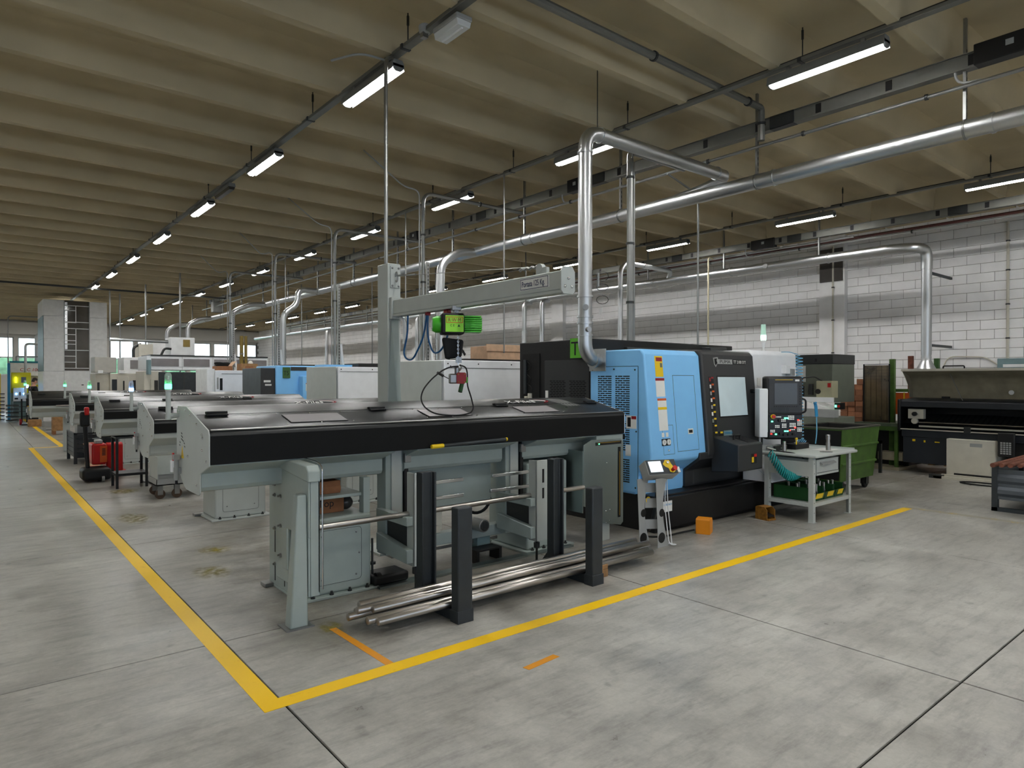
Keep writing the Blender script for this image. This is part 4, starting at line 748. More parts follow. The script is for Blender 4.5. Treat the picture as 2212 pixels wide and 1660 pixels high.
o = T('water_bottles', 'clear plastic bottles standing in a row on the table back', 'bottles', (8.0, 4.56, .83)); o.name = 'clear_tray'; o['label'] = 'clear plastic tray at the back left of the work table'; o['category'] = 'tray'; W['clear_tray'] = Vector((8.0, 4.56, .83))
P('tray_body', MB().b(7.93, 8.16, 4.47, 4.58, .832, .89), 'clear_plastic', o, bev=.008); P('tray_lid', MB().b(7.925, 8.165, 4.465, 4.585, .89, .896), 'clear_plastic', o)
# ================================================================ jib crane and hoist
t = T('jib_crane', 'grey jib crane column with a swung arm marked Portata 125 Kg', 'crane', (3.37, 6.1, 0))
P('column', MB().b(3.295, 3.445, 6.0, 6.22, .02, 2.93), 'paint_grey', t, bev=.01); P('base_plate', MB().b(3.15, 3.6, 5.9, 6.35, 0, .02), 'paint_grey', t)
P('gusset', MB().add([(3.33, 5.99, 2.36), (3.41, 5.99, 2.36), (3.36, 5.93, 1.55), (3.445, 6.0, 1.55), (3.30, 6.0, 1.55), (3.36, 5.93, .4), (3.445, 6.0, .4), (3.30, 6.0, .4)], [(0, 1, 3, 2), (0, 2, 4), (2, 3, 6, 5), (4, 2, 5, 7)]), 'paint_grey_shaded', t)
tp = P('top_bracket', MB().b(3.32, 3.43, 5.985, 6.0, 2.68, 2.90), 'paint_grey', t, bev=.004)
bo = MB()
for (x, z) in ((3.34, 2.88), (3.41, 2.88), (3.34, 2.70), (3.41, 2.70)): bo.sph((x, 5.983, z), .012, 6)
P('bracket_bolts', bo, 'zinc', tp, kind='stuff'); P('eye', MB().tube([(3.375, 5.96 + .02 * math.cos(k * .6), 2.79 + .05 * math.sin(k * .6)) for k in range(10)], .008, 6), 'zinc', tp)
AX = lambda s_: 3.375 + .03 * s_
def armbox(y0, y1, z0, z1, dx0, dx1): return MB().add([(AX((6 - y) / 2.5) + d, y, z) for y in (y0, y1) for z in (z0, z1) for d in (dx0, dx1)], [(0, 2, 3, 1), (4, 5, 7, 6), (0, 1, 5, 4), (2, 6, 7, 3), (0, 4, 6, 2), (1, 3, 7, 5)])
P('arm', armbox(5.96, 3.52, 2.405, 2.55, -.045, .045), 'paint_grey', t, bev=.01); P('arm_root', MB().b(3.31, 3.44, 5.95, 6.0, 2.36, 2.58), 'paint_grey', t, bev=.006); P('arm_lip', armbox(5.95, 3.52, 2.385, 2.405, -.055, -.02), 'paint_grey', t); P('arm_lip', armbox(5.95, 3.52, 2.385, 2.405, .02, .055), 'paint_grey', t)
ec = P('end_plate', MB().py([(3.335, 2.40), (3.335, 2.54), (3.36, 2.575), (3.45, 2.575), (3.475, 2.54), (3.475, 2.40), (3.45, 2.375), (3.36, 2.375)], 3.505, 3.52), 'paint_grey', t, bev=.002); bo = MB()
for (x, z) in ((3.37, 2.43), (3.44, 2.43), (3.405, 2.49)): bo.sph((x, 3.503, z), .012, 6)
P('end_bolts', bo, 'chrome', ec, kind='stuff')
lb = P('load_plate', MB().b(3.352, 3.357, 3.66, 3.99, 2.44, 2.53), 'paper', t); P('plate_border', MB().b(3.3505, 3.3522, 3.665, 3.985, 2.444, 2.448).b(3.3505, 3.3522, 3.665, 3.985, 2.522, 2.526).b(3.3505, 3.3522, 3.665, 3.669, 2.444, 2.526).b(3.3505, 3.3522, 3.981, 3.985, 2.444, 2.526), M('navy', (36, 42, 84), .5), lb, kind='stuff'); TXT(lb, 'Portata 125 Kg.', .062, (3.350, 3.968, 2.465), RL, 'navy', sx=.68)
P('pulley', MB().cyl((3.38, 3.80, 2.60), (3.42, 3.80, 2.60), .035, 14).b(3.385, 3.415, 3.72, 3.84, 2.55, 2.60), 'paint_grey', t); P('shackle', MB().tube([(3.40, 4.05 - .03 * k, 2.61 + .012 * (k % 2)) for k in range(8)], .012, 6), 'zinc', t)
P('stay_wire', MB().cyl((3.375, 5.97, 2.80), (3.40, 3.83, 2.615), .003, 5), 'steel', t); P('turnbuckle', MB().tube([(3.376, 5.95, 2.80), (3.38, 5.6, 2.77)], .010, 6), 'zinc', t)
# hoist
hxp = Vector((3.388, 4.87, 0)); hm = Matrix.Translation(hxp) @ Matrix.Rotation(-YAW + math.radians(12), 4, 'Z') @ Matrix.Translation((-.04, 0, 0))
t = T('chain_hoist', 'green and black electric chain hoist hanging from the jib arm', 'hoist', (3.388, 4.87, 2.4))
def hq(): q = MB(); q.m = hm; return q
P('trolley', hq().b(-.03, .05, -.05, .05, 2.36, 2.40).b(-.01, .03, -.03, .03, 2.32, 2.37).cyl((.01, -.06, 2.34), (.01, .06, 2.34), .012, 8), 'steel', t, bev=.003, kind='stuff')
bd = P('hoist_body', hq().b(-.13, .075, -.095, .095, 2.145, 2.33), 'black', t, bev=.02, seg=3)
fin = hq()
for k in range(8): fin.b(.075, .225 - (.0 if k in (0, 7) else -.008), -.075, .075, 2.165 + k * .019, 2.178 + k * .019)
mt = P('motor', hq().lathe((.075, 0, 2.235), [(.068, 0), (.068, .09), (.064, .095), (.064, .155), (.05, .16)], 18, 'x'), 'green_bright', t); P('cooling_fins', fin, 'green_bright', mt, bev=.003, kind='stuff')
P('gear_cap', hq().lathe((-.13, 0, 2.235), [(.075, 0), (.075, -.04), (.06, -.07), (.03, -.075)], 14, 'x'), 'green_bright', t); P('rating_label', hq().b(-.207, -.20, -.03, .03, 2.20, 2.27), 'paper', t)
pl = P('name_plate', hq().b(-.095, .065, -.0985, -.094, 2.165, 2.31), 'lime', t, bev=.002)
RH = (math.pi / 2, 0, -YAW + math.radians(12))
bx = hq()
for k_ in ((-.088, .058, 2.292, 2.297), (-.088, .058, 2.243, 2.248), (-.088, -.083, 2.243, 2.297), (.053, .058, 2.243, 2.297)): bx.b(k_[0], k_[1], -.1, -.0985, k_[2], k_[3])
P('plate_frame', bx, 'orange_panel', pl, kind='stuff'); TXT(pl, 'R\u00b7W\u00b7M', .046, tuple(hm @ Vector((-.015, -.1005, 2.254))), RH, 'crimson', align='CENTER', sx=.85)
TXT(pl, 'C E', .026, tuple(hm @ Vector((-.035, -.1005, 2.212))), RH, 'green_dark', align='CENTER'); P('plate_triangle', hq().py([(.01, 2.21), (.035, 2.21), (.0225, 2.232)], -.1, -.0985), 'green_dark', pl)
P('chain_bag', hq().add([(-.12, -.05, 2.12), (.07, -.05, 2.10), (.09, .08, 2.10), (-.11, .08, 2.12), (-.09, -.04, 1.925), (.05, -.04, 1.94), (.07, .06, 1.95), (-.08, .06, 1.93)], [(0, 1, 2, 3), (7, 6, 5, 4), (0, 4, 5, 1), (1, 5, 6, 2), (2, 6, 7, 3), (3, 7, 4, 0)]), 'cloth_black', t, bev=.02, seg=3)
ch = hq()
for k in range(12):
    z = 2.14 - k * .017; ch.tube([(.02 + (.006 * math.cos(w) if k % 2 else 0), -.06 + (0 if k % 2 else .006 * math.cos(w)), z - .006 + .012 * math.sin(w)) for w in [j * math.pi / 4 for j in range(8)]], .0028, 5, closed=True)
P('load_chain', ch, 'chrome', t, kind='stuff'); P('chain_stop', hq().b(.0, .022, -.075, -.045, 1.895, 1.945).b(.026, .05, -.075, -.045, 1.895, 1.945), 'steel', t, kind='stuff')
P('hook', hq().tube([(.02 + .028 * math.sin(w), -.06, 1.855 + .028 * math.cos(w)) for w in [k * .5 for k in range(1, 11)]], .008, 7).cyl((.02, -.06, 1.88), (.02, -.06, 1.90), .008, 7), 'chrome', t)
# gripper hanging from the hook
t = T('magnet_gripper', 'red and steel lifting gripper hanging from the hoist hook', 'gripper', (3.40, 4.82, 1.75))
P('gripper_neck', hq().lathe((.01, -.06, 1.80), [(.022, 0), (.022, .05), (.012, .06), (.012, .07)], 12), 'steel', t); P('gripper_body', hq().b(-.06, .045, -.10, -.01, 1.712, 1.80), 'steel', t, bev=.012)
fp = P('red_plate', hq().py([(.0, 1.715), (.0, 1.80), (.01, 1.81), (.075, 1.81), (.085, 1.80), (.085, 1.735), (.07, 1.712), (.01, 1.712)], -.125, -.10), 'crimson', t, bev=.003); bo = hq()
for (x, z) in ((.015, 1.795), (.07, 1.795), (.015, 1.728), (.07, 1.728)): bo.sph((x, -.126, z), .006, 6)
P('plate_bolts', bo, 'brass', fp, kind='stuff')
P('lever', hq().cyl((-.06, -.05, 1.755), (-.12, -.07, 1.785), .004, 6).cyl((-.11, -.065, 1.78), (-.165, -.085, 1.81), .012, 8), 'black', t); P('green_grip', hq().cyl((.03, -.12, 1.64), (.055, -.09, 1.73), .019, 10), 'green_dark', t); P('green_handle', hq().b(.085, .10, -.1, -.06, 1.72, 1.77), 'green_bright', t, bev=.004)
pts = [(.03, 1.875), (.085, 1.86), (.10, 1.80), (.095, 1.70), (.13, 1.60), (.155, 1.50), (.13, 1.455), (.04, 1.435), (-.08, 1.435), (-.20, 1.455), (-.28, 1.51), (-.31, 1.58), (-.29, 1.66), (-.22, 1.75), (-.12, 1.83), (-.05, 1.86), (.02, 1.865)]
P('control_cable', hq().tube(fil([(a, -.09, b_) for a, b_ in pts], .06, 5), .0065, 7), 'rubber', t)
# festoon cables on the arm
def festoon(label, pts, mat, r=.009): return tag(P('festoon_cable', MB().tube(fil(pts, .12, 6), r, 7), mat, None), label, 'cable')
festoon('blue hanging festoon cable looping between column and trolley', [(3.38, 5.75, 2.38), (3.36, 5.72, 2.2), (3.35, 5.80, 1.98), (3.35, 5.62, 1.92), (3.36, 5.42, 2.15), (3.37, 5.38, 2.38)], 'blue_hose')
festoon('blue hanging festoon cable looping under the middle of the arm', [(3.38, 5.38, 2.38), (3.36, 5.36, 2.15), (3.36, 5.25, 1.98), (3.36, 5.10, 2.02), (3.37, 5.03, 2.15)], 'blue_hose')
festoon('white conduit bending down from the crane arm root', [(3.40, 5.93, 2.38), (3.37, 5.80, 2.33), (3.36, 5.78, 2.1)], 'plastic_white', .018)
tag(P('cable_carrier', MB().b(3.36, 3.40, 5.36, 5.40, 2.355, 2.385), 'crimson', None, bev=.004), 'red cable carrier on the arm nearer the column', 'carrier'); tag(P('cable_carrier', MB().b(3.37, 3.41, 5.03, 5.10, 2.352, 2.385), 'crimson', None, bev=.004), 'red cable carrier on the arm right beside the hoist trolley', 'carrier')
# ================================================================ ducts and pipes under the ceiling
def band(mb, p, r, ax='y', w=.03):
    mb.lathe(p, [(r, -w / 2), (r + .012, -w / 2), (r + .012, w / 2), (r, w / 2)], 18, ax); return mb
DX, DZ, DR = 8.30, 4.43, .098
t = T('exhaust_duct', 'large galvanised exhaust duct running the length of the hall', 'duct', (DX, 10, DZ))
P('duct_tube', MB().cyl((DX, -5, DZ), (DX, 36, DZ), DR, 24), 'galvanised', t)
for k in range(-2, 14):
    y = 2.2 + 2.43 * k
    P('joint_band', band(MB(), (DX, y, DZ), DR), 'galvanised', t)
    s_ = P('hanger_strut', MB().b(DX - .02, DX + .02, y + .24, y + .27, DZ + DR - .02, 5.62), 'zinc', t); q = MB()
    for j in range(10): q.b(DX - .006, DX + .006, y + .2385, y + .24, DZ + .14 + j * .075, DZ + .18 + j * .075)
    P('strut_slots', q, 'black', s_, kind='stuff')
    P('hanger_ring', band(MB(), (DX, y + .25, DZ), DR, w=.02), 'zinc', t)
t = T('branch_duct', 'galvanised branch duct rising from the blue lathe to the ceiling', 'duct', (5.74, 5.60, 2.0))
path = fil([(6.20, 5.60, 1.98), (5.72, 5.60, 1.98), (5.72, 5.60, 4.72), (8.62, 5.60, 4.74)], .24, 8); P('duct_tube', MB().tube(path, .084, 22), 'galvanised', t)
P('wye_tube', MB().tube(fil([(8.55, 5.60, 4.74), (8.66, 5.62, 4.73), (8.58, 5.85, 4.62), (8.36, 6.55, 4.45)], .12, 6), .080, 20), 'galvanised', t)
for (p_, ax, r) in (((5.72, 5.60, 4.46), 'z', .084), ((5.72, 5.60, 2.28), 'z', .084), ((5.72, 5.60, 2.42), 'z', .086), ((5.72, 5.60, 2.50), 'z', .086), ((5.72, 5.60, 2.74), 'z', .086), ((5.98, 5.60, 4.72), 'x', .084), ((8.42, 5.60, 4.74), 'x', .084), ((5.86, 5.60, 1.98), 'x', .086)): P('joint_band', band(MB(), p_, r, ax, .025), 'galvanised', t)
P('wall_flange', MB().b(5.935, 5.95, 5.47, 5.74, 1.85, 2.12), 'galvanised', t, bev=.003); P('clean_out_cap', MB().cyl((5.66, 5.53, 2.60), (5.63, 5.50, 2.60), .035, 14), 'steel', t); P('damper_knob', MB().cyl((5.68, 5.52, 2.34), (5.66, 5.47, 2.34), .03, 12), 'steel', t)
P('chain', MB().tube([(5.93, 5.60, 4.80 + k * .035) for k in range(24)], .006, 5), 'dark_steel', t)
t = T('pressure_sensor', 'small pressure sensor with black cable loops beside the branch duct', 'sensor', (5.80, 5.50, 2.9)); P('sensor_body', MB().cyl((5.83, 5.49, 2.86), (5.83, 5.49, 3.02), .014, 8), 'plastic_grey', t)
for (cz, r) in ((2.98, .06), (2.85, .04), (2.70, .05)): P('cable_loop', MB().tube([(5.87 + .05 * math.cos(w), 5.46 - .05 * math.cos(w), cz + r * math.sin(w)) for w in [k * math.pi / 6 for k in range(12)]], .004, 5, closed=True), 'black', t)
P('sensor_tag', MB().b(5.84, 5.846, 5.44, 5.49, 2.52, 2.60), 'plastic_white', t)
for i, (y, zb_, dx, lab) in enumerate(((11.3, 2.15, -.9, 'behind the crane arm'), (19.4, 2.1, -1.1, 'with an S bend beside the steel post'), (23.9, 2.3, -1.2, 'above the yellow-brown hose'), (30.7, 2.6, -1.0, 'over the gantry machine'), (34.5, 2.6, -1.0, 'furthest along the main duct'))):
    t = T('drop_duct', 'galvanised drop duct from the main duct %s' % lab, 'duct', (DX + dx, y, zb_), 'drop ducts')
    pth = [(DX, y, DZ - .02), (DX + dx * .5, y, DZ - .05), (DX + dx, y, DZ - .35), (DX + dx, y, zb_)] if i != 1 else [(DX, y, DZ), (DX + dx * .6, y, DZ), (DX + dx * .6, y, DZ - .45), (DX + dx, y, DZ - .75), (DX + dx, y, zb_)]
    P('duct_tube', MB().tube(fil(pth, .22, 6), .085, 18), 'galvanised', t)
    for z in (zb_ + .15, zb_ + .30, zb_ + .42): P('joint_band', band(MB(), (DX + dx, y, z), .085, 'z', .025), 'galvanised', t)
# wall-side duct and hood
WX = 14.85
t = T('wall_duct', 'galvanised duct beside the block wall, dropping to a cone hood', 'duct', (WX, 10, 4.45))
P('duct_tube', MB().tube([(WX, 5.75, 4.45), (WX, 45, 4.45)], .105, 22), 'galvanised', t); P('elbow_tube', MB().tube(fil([(WX, 5.75, 4.45), (WX, 5.28, 4.42), (WX + .35, 5.16, 4.42), (WX + .35, 5.16, 4.0)], .20, 7), .105, 22), 'galvanised', t)
P('drop_tube', MB().cyl((WX + .35, 5.16, 4.0), (WX + .35, 5.16, 2.25), .095, 20), 'galvanised', t); P('cone_hood', MB().lathe((WX + .35, 5.16, 1.92), [(.20, 0), (.19, .02), (.10, .20), (.09, .22), (.09, .34)], 22), 'galvanised', t)
for z in (2.10, 2.20, 2.32, 2.42, 3.05, 4.05): P('joint_band', band(MB(), (WX + .35, 5.16, z), .084, 'z', .022), 'galvanised', t)
for k in range(14):
    y = 7.0 + 2.43 * k; P('joint_band', band(MB(), (WX, y, 4.45), .105), 'galvanised', t); P('hanger_strut', MB().b(WX - .02, WX + .02, y + .2, y + .23, 4.5, 5.62), 'zinc', t)
P('side_cap', MB().cyl((WX - .1, 8.45, 4.45), (WX - .13, 8.45, 4.45), .06, 16), 'galvanised', t)
for (z) in (3.92, 2.43): P('wall_bracket', MB().b(WX + .35, X_R - .01, 5.13, 5.17, z, z + .05), 'charcoal', t)
for i, (y, zb_) in enumerate(((16.2, 2.4), (17.1, 2.2), (24.0, 2.4), (33.0, 2.4))):
    t = T('wall_drop_duct', ['galvanised drop from the wall duct behind the peach carton', 'second galvanised drop from the wall duct near the peach carton', 'galvanised drop from the wall duct behind the steel posts', 'far galvanised drop from the wall duct'][i], 'duct', (WX, y, zb_), 'wall duct drops'); P('duct_tube', MB().tube(fil([(WX, y, 4.35), (WX - .3, y, 4.3), (WX - .3, y, zb_)], .15), .075, 14), 'galvanised', t); P('joint_band', band(MB(), (WX - .3, y, zb_ + .3), .075, 'z'), 'galvanised', t)
t = T('wall_branch_duct', 'short galvanised branch on the wall duct right of the branch duct', 'duct', (13.4, 11.0, 4.6)); P('duct_tube', MB().tube(fil([(WX, 11.4, 4.45), (WX - .1, 11.2, 4.68), (12.9, 11.2, 4.70), (12.7, 11.2, 4.5), (12.7, 11.2, 2.3)], .15), .06, 16), 'galvanised', t); P('joint_band', band(MB(), (13.6, 11.2, 4.69), .06, 'x'), 'galvanised', t)
# busbar trunking
def busbar(x, z0, z1, ya, yb, label):
    t = T('busbar', label, 'busbar', (x, 5, z0)); w = .045
    P('trunking', MB().b(x - w, x + w, ya, yb, z0, z1), 'rail_grey', t, bev=.004); P('top_lip', MB().b(x - w - .012, x + w + .012, ya, yb, z1, z1 + .008), 'rail_grey', t); P('bottom_lip', MB().b(x - w - .012, x + w + .012, ya, yb, z0 - .008, z0), 'rail_grey', t)
    y = ya + .6; k = 0
    while y < yb - .5:
        P('outlet_cover', MB().b(x - w - .004, x - w, y, y + .07, z0 + .02, z1 - .015), 'black', t)
        if k % 4 == 1: P('joint_cover', MB().b(x - w - .012, x + w + .012, y + .35, y + .68, z0 - .012, z1 + .012), 'dark_steel', t, bev=.004)
        y += .82; k += 1
    return t
b1 = busbar(8.30 - .02, 5.06, 5.21, -4, 31, 'grey busbar trunking hung above the large exhaust duct'); b2 = busbar(WX, 4.95, 5.09, -4, 40, 'grey busbar trunking hung along the block wall')
for i, (x, y, z, lab) in enumerate(((8.28, 2.05, 5.08, 'black tap-off box on the busbar near the picture edge'), (8.28, 8.3, 5.06, 'black tap-off box on the busbar above the crane arm tip'), (8.28, 13.7, 5.06, 'black tap-off box on the busbar in the middle distance'), (WX, 8.55, 4.92, 'black tap-off box on the wall busbar by the pilaster'))):
    t = T('tap_off_box', lab, 'junction box', (x, y, z), 'tap-off boxes'); sc_ = 1 if i in (0, 3) else .55
    P('box_body', MB().b(x - .09, x + .06, y - .30 * sc_, y + .30 * sc_, z - .03, z + .19), 'black', t, bev=.01); P('box_label', MB().b(x - .0925, x - .09, y - .05, y + .02, z + .07, z + .13), 'plastic_grey', t); P('conduit', MB().tube(fil([(x - .03, y + .3 * sc_, z + .05), (x - .03, y + .3 * sc_ + .2, z + .03), (x - .03, y + .3 * sc_ + .16, z - .16), (x - .02, y + .3 * sc_ - .05, z - .18)], .1), .014, 7), 'plastic_grey', t)
bx = T('switch_box', 'square grey switch box hanging at the far end of the busbar', 'box', (8.3, 30.0, 4.7)); P('box_body', MB().b(8.1, 8.5, 29.9, 30.2, 4.62, 5.05), 'plastic_grey', bx, bev=.01); P('box_lid', MB().b(8.12, 8.48, 29.89, 29.9, 4.66, 5.0), 'plastic_grey', bx)
def pipe(label, pts, r, mat, clips=None, rad=.15, name='pipe', cat='pipe', group=None):
    t = T(name, label, cat, tuple(pts[0]), group); P('pipe_run', MB().tube(fil(pts, rad, 6), r, 10), mat, t)
    for c in clips or (): P('clip', band(MB(), c[:3], r, c[3], .03), 'dark_steel', t)
    return t
pipe('thin compressed-air pipe slung under the busbar', [(8.22, -4, 4.87), (8.22, 32, 4.87)], .021, 'zinc', [(8.22, 1.4 + 1.4 * k, 4.87, 'y') for k in range(12)])
pipe('grey steel pipe crossing the ceiling beside a rib', [(2.9, 4.72, 5.33), (8.12, 4.72, 5.33), (8.12, 4.72, 4.90)], .045, 'rail_grey', [(3.55, 4.72, 5.33, 'x'), (3.95, 4.72, 5.33, 'x'), (5.9, 4.72, 5.33, 'x'), (7.8, 4.72, 5.33, 'x'), (8.12, 4.72, 5.12, 'z')], .06)
pipe('pale pipe running under the wall busbar', [(WX + .25, -4, 4.80), (WX + .25, 40, 4.80)], .024, 'galvanised', [(WX + .25, 3 + 2.4 * k, 4.80, 'y') for k in range(8)]); pipe('dark red pipe running above the pale wall pipe', [(WX + .35, -4, 4.88), (WX + .35, 40, 4.88)], .03, M('dark_red', (70, 34, 28), .5)); pipe('bright thin pipe high on the wall side', [(WX + .1, 6.5, 4.86), (WX + .1, 40, 4.86)], .022, 'galvanised')
pipe('vertical conduit from the aisle rail down to the crane column', [(3.58, 6.42, 5.24), (3.44, 6.30, 5.14), (3.44, 6.30, 2.93)], .021, 'zinc', rad=.1); pipe('thin grey hose curving up from the aisle rail', [(3.58, 6.5, 5.23), (3.25, 6.5, 5.22), (3.1, 6.9, 5.24)], .012, 'plastic_grey')
for i, (y, x) in enumerate(((9.70, 6.0), (13.2, 6.0), (16.7, 6.0), (20.4, 6.0))):
    lab = ['beside the crane column', 'left of the crane column', 'behind the T5 lathe', 'beyond the T5 lathe'][i]
    pipe('bent supply conduit dropping to a lathe %s' % lab, [(DX - .1, y, 4.92), (x, y, 4.92), (x, y, 2.0)], .032, 'zinc', [(x, y, 3.4, 'z'), (x, y, 4.2, 'z'), (7.2, y, 4.92, 'x')], .2, group='bent supply conduits')
    t = T('slotted_strut', 'perforated steel strut standing %s' % lab, 'strut', (x + .08, y, 1.9), 'perforated struts'); P('channel', MB().b(x + .06, x + .11, y - .02, y + .02, 1.95, 3.75), 'zinc', t); q = MB()
    for k in range(28): q.b(x + .078, x + .092, y - .0215, y - .02, 2.0 + k * .062, 2.035 + k * .062)
    P('strut_slots', q, 'black', t, kind='stuff'); P('white_sleeve', MB().tube([(x + .13, y, 2.5), (x + .16, y, 2.2), (x + .2, y, 2.0)], .03, 8), 'plastic_white', t)
    pipe('thin cable conduit curving to the ceiling %s' % lab, [(x - .07, y, 2.0), (x - .07, y, 4.95), (x - .3, y + .1, 4.85 if i > 1 else 4.98), (x - .9, y + .4, 5.55)], .013, 'plastic_grey', rad=.25, group='thin conduits to the ceiling')
pipe('bent supply conduit behind the branch duct', [(DX - .1, 6.0, 4.86), (7.0, 6.0, 4.86), (7.0, 6.0, 2.26)], .045, 'zinc', [(7.0, 6.0, 4.5, 'z'), (7.0, 6.0, 3.6, 'z'), (7.0, 6.0, 2.8, 'z')], .1); pipe('slim conduit clipped beside the supply conduit', [(7.1, 6.02, 4.6), (7.1, 6.02, 2.26)], .018, 'zinc')
pipe('thin vertical conduit hanging behind the crane arm tip', [(7.12, 8.9, 5.26), (7.12, 8.9, 2.2)], .013, 'zinc'); pipe('thin vertical conduit right of the crane column', [(7.12, 12.2, 5.26), (7.12, 12.2, 2.2)], .013, 'zinc'); pipe('thin vertical conduit in the middle distance', [(7.12, 19.0, 5.26), (7.12, 19.0, 2.2)], .013, 'zinc')
pipe('thin vertical conduit above the lathe control', [(8.2, 6.3, 4.86), (9.05, 6.35, 4.70), (9.05, 6.35, 2.2)], .016, 'zinc', rad=.05); pipe('pale conduit hooked near the block wall', [(WX - .1, 9.9, 4.82), (WX - .3, 9.9, 4.85), (WX - .3, 9.9, 2.0)], .022, M('ivory', (206, 200, 170), .5), rad=.12)
pipe('grey conduit climbing the block wall at the right', [(X_R - .05, 4.12, 5.0), (X_R - .05, 4.12, 2.15)], .026, 'cream', [(X_R - .05, 4.12, z, 'z') for z in (2.6, 3.3, 4.0, 4.6)]); pipe('grey conduit running down the wall pilaster', [(X_R - .20, 7.62, 5.0), (X_R - .20, 7.62, 1.6)], .022, 'cream', [(X_R - .20, 7.62, z, 'z') for z in (2.4, 3.2, 4.0)])
pipe('dark cable line crossing the ceiling before the storage tower', [(-8, 28.5, 5.10), (8.2, 28.5, 5.06)], .035, 'dark_steel')
for i, (x, y) in enumerate(((5.7, 25.0), (5.2, 28.0), (4.4, 30.5), (4.9, 31.5), (9.8, 16.0), (10.4, 20.0), (11.6, 18.0), (12.4, 14.5), (9.6, 24.0), (12.5, 22.0))):
    pipe('thin vertical conduit, ' + ['with a hooked top near the storage tower', 'plain one left of the hooked one', 'nearest the storage tower', 'second from the storage tower', 'against the far block wall', 'far one near the wall windows', 'between the wall ducts', 'right of the far wall drops', 'deep in the hall', 'deepest by the block wall'][i], [(x, y, 5.68), (x, y, 1.9)], .03 if i < 4 else .018, 'zinc', group='thin vertical conduits')
# dark recess sheet and boxes on the block wall
tag(P('recess_panel', MB().b(X_R - .20, X_R - .16, 7.40, 7.95, 4.15, 4.95), M('recess_dark', (74, 70, 66), .6), None), 'dark flat panel standing in for a recess on the wall pilaster', 'panel')  # flat dark sheet put where the pilaster has a recess
t = T('wall_switch_box', 'small blue-grey switch box low on the block wall at the right', 'box', (X_R - .1, 4.0, 1.95)); P('box_body', MB().b(X_R - .12, X_R - .01, 3.72, 4.28, 1.96, 2.18), 'dusty_blue', t, bev=.01); P('box_window', MB().b(X_R - .125, X_R - .12, 3.8, 4.18, 2.0, 2.06), 'plastic_white', t); P('cable_arc', MB().tube(fil([(X_R - .05, 4.28, 2.05), (X_R - .05, 4.5, 2.22), (X_R - .05, 5.2, 2.25), (X_R - .05, 5.3, 1.95)], .2), .015, 6), 'cream', t)
tag(P('wall_logo', MB().tube(fil([(X_R - .02, 25.6, 3.15), (X_R - .02, 24.3, 3.15), (X_R - .02, 23.7, 3.1), (X_R - .02, 23.4, 2.8)], .3), .06, 6).tube([(X_R - .02, 24.9 + .3 * math.cos(w), 2.62 + .14 * math.sin(w)) for w in [k * math.pi / 5 for k in range(10)]], .05, 6, closed=True).tube([(X_R - .02, 24.3, 2.6), (X_R - .02, 23.9, 2.6)], .05, 6), 'black', None, kind=None), 'black line emblem painted on the far block wall', 'emblem')
# ================================================================ right-hand side
# wheeled green scrap bin
t = T('scrap_bin', 'green wheeled scrap bin with ribbed sheet sides', 'bin', (10.8, 5.05, 0))
x0, x1, y0, y1 = 10.22, 11.55, 4.60, 5.45
P('bin_shell', MB().add([(x0, y0, 1.0), (x1, y0, 1.0), (x1, y1, 1.0), (x0, y1, 1.0), (x0 + .06, y0 + .06, .18), (x1 - .10, y0 + .06, .18), (x1 - .10, y1 - .06, .18), (x0 + .06, y1 - .06, .18)], [(0, 1, 5, 4), (1, 2, 6, 5), (2, 3, 7, 6), (3, 0, 4, 7), (4, 5, 6, 7)]), 'green_bin', t)
P('bin_inside', MB().add([(x0 + .02, y0 + .02, .99), (x1 - .02, y0 + .02, .99), (x1 - .02, y1 - .02, .99), (x0 + .02, y1 - .02, .99), (x0 + .08, y0 + .08, .2), (x1 - .12, y0 + .08, .2), (x1 - .12, y1 - .08, .2), (x0 + .08, y1 - .08, .2)], [(4, 5, 1, 0), (5, 6, 2, 1), (6, 7, 3, 2), (7, 4, 0, 3), (7, 6, 5, 4)]), 'black', t)
P('black_end_sheet', MB().add([(x0 - .004, y0 + .01, .97), (x0 - .004, y1 - .01, .97), (x0 + .052, y1 - .07, .20), (x0 + .052, y0 + .07, .20)], [(0, 1, 2, 3)]), 'black', t)  # flat black sheet laid over the left end of the shell
P('rim', MB().tube([(x0, y0, 1.0), (x1, y0, 1.0), (x1, y1, 1.0), (x0, y1, 1.0)], .016, 8, closed=True), M('rim_steel', (96, 96, 86), .5, .5), t)
for z in (.72, .44): P('rib', MB().tube([(x0 + .02 + (1 - z) * .06, y0 - .004 + (1 - z) * .07, z), (x1 - .01 - (1 - z) * .11, y0 - .004 + (1 - z) * .07, z)], .022, 8), 'green_bin', t)
P('push_frame', MB().b(x1 - .02, x1 + .03, y0 - .03, y0 + .01, .22, .75).b(x1 - .02, x1 + .03, y0 - .03, y0 + .01, .70, .75), 'black', t, kind='stuff')
for (x, y) in ((x0 + .2, y0 + .14), (x1 - .27, y0 + .12), (x0 + .2, y1 - .14), (x1 - .27, y1 - .14)):
    w = P('castor', MB().b(x - .05, x + .05, y - .045, y + .045, .15, .185).b(x - .05, x + .05, y - .045, y - .036, .06, .16).b(x - .05, x + .05, y + .036, y + .045, .06, .16), 'dark_steel', t, kind='stuff'); P('wheel', MB().lathe((x, y - .025, .085), [(.06, 0), (.085, .005), (.085, .045), (.06, .05)], 18, 'y'), 'rubber', w)
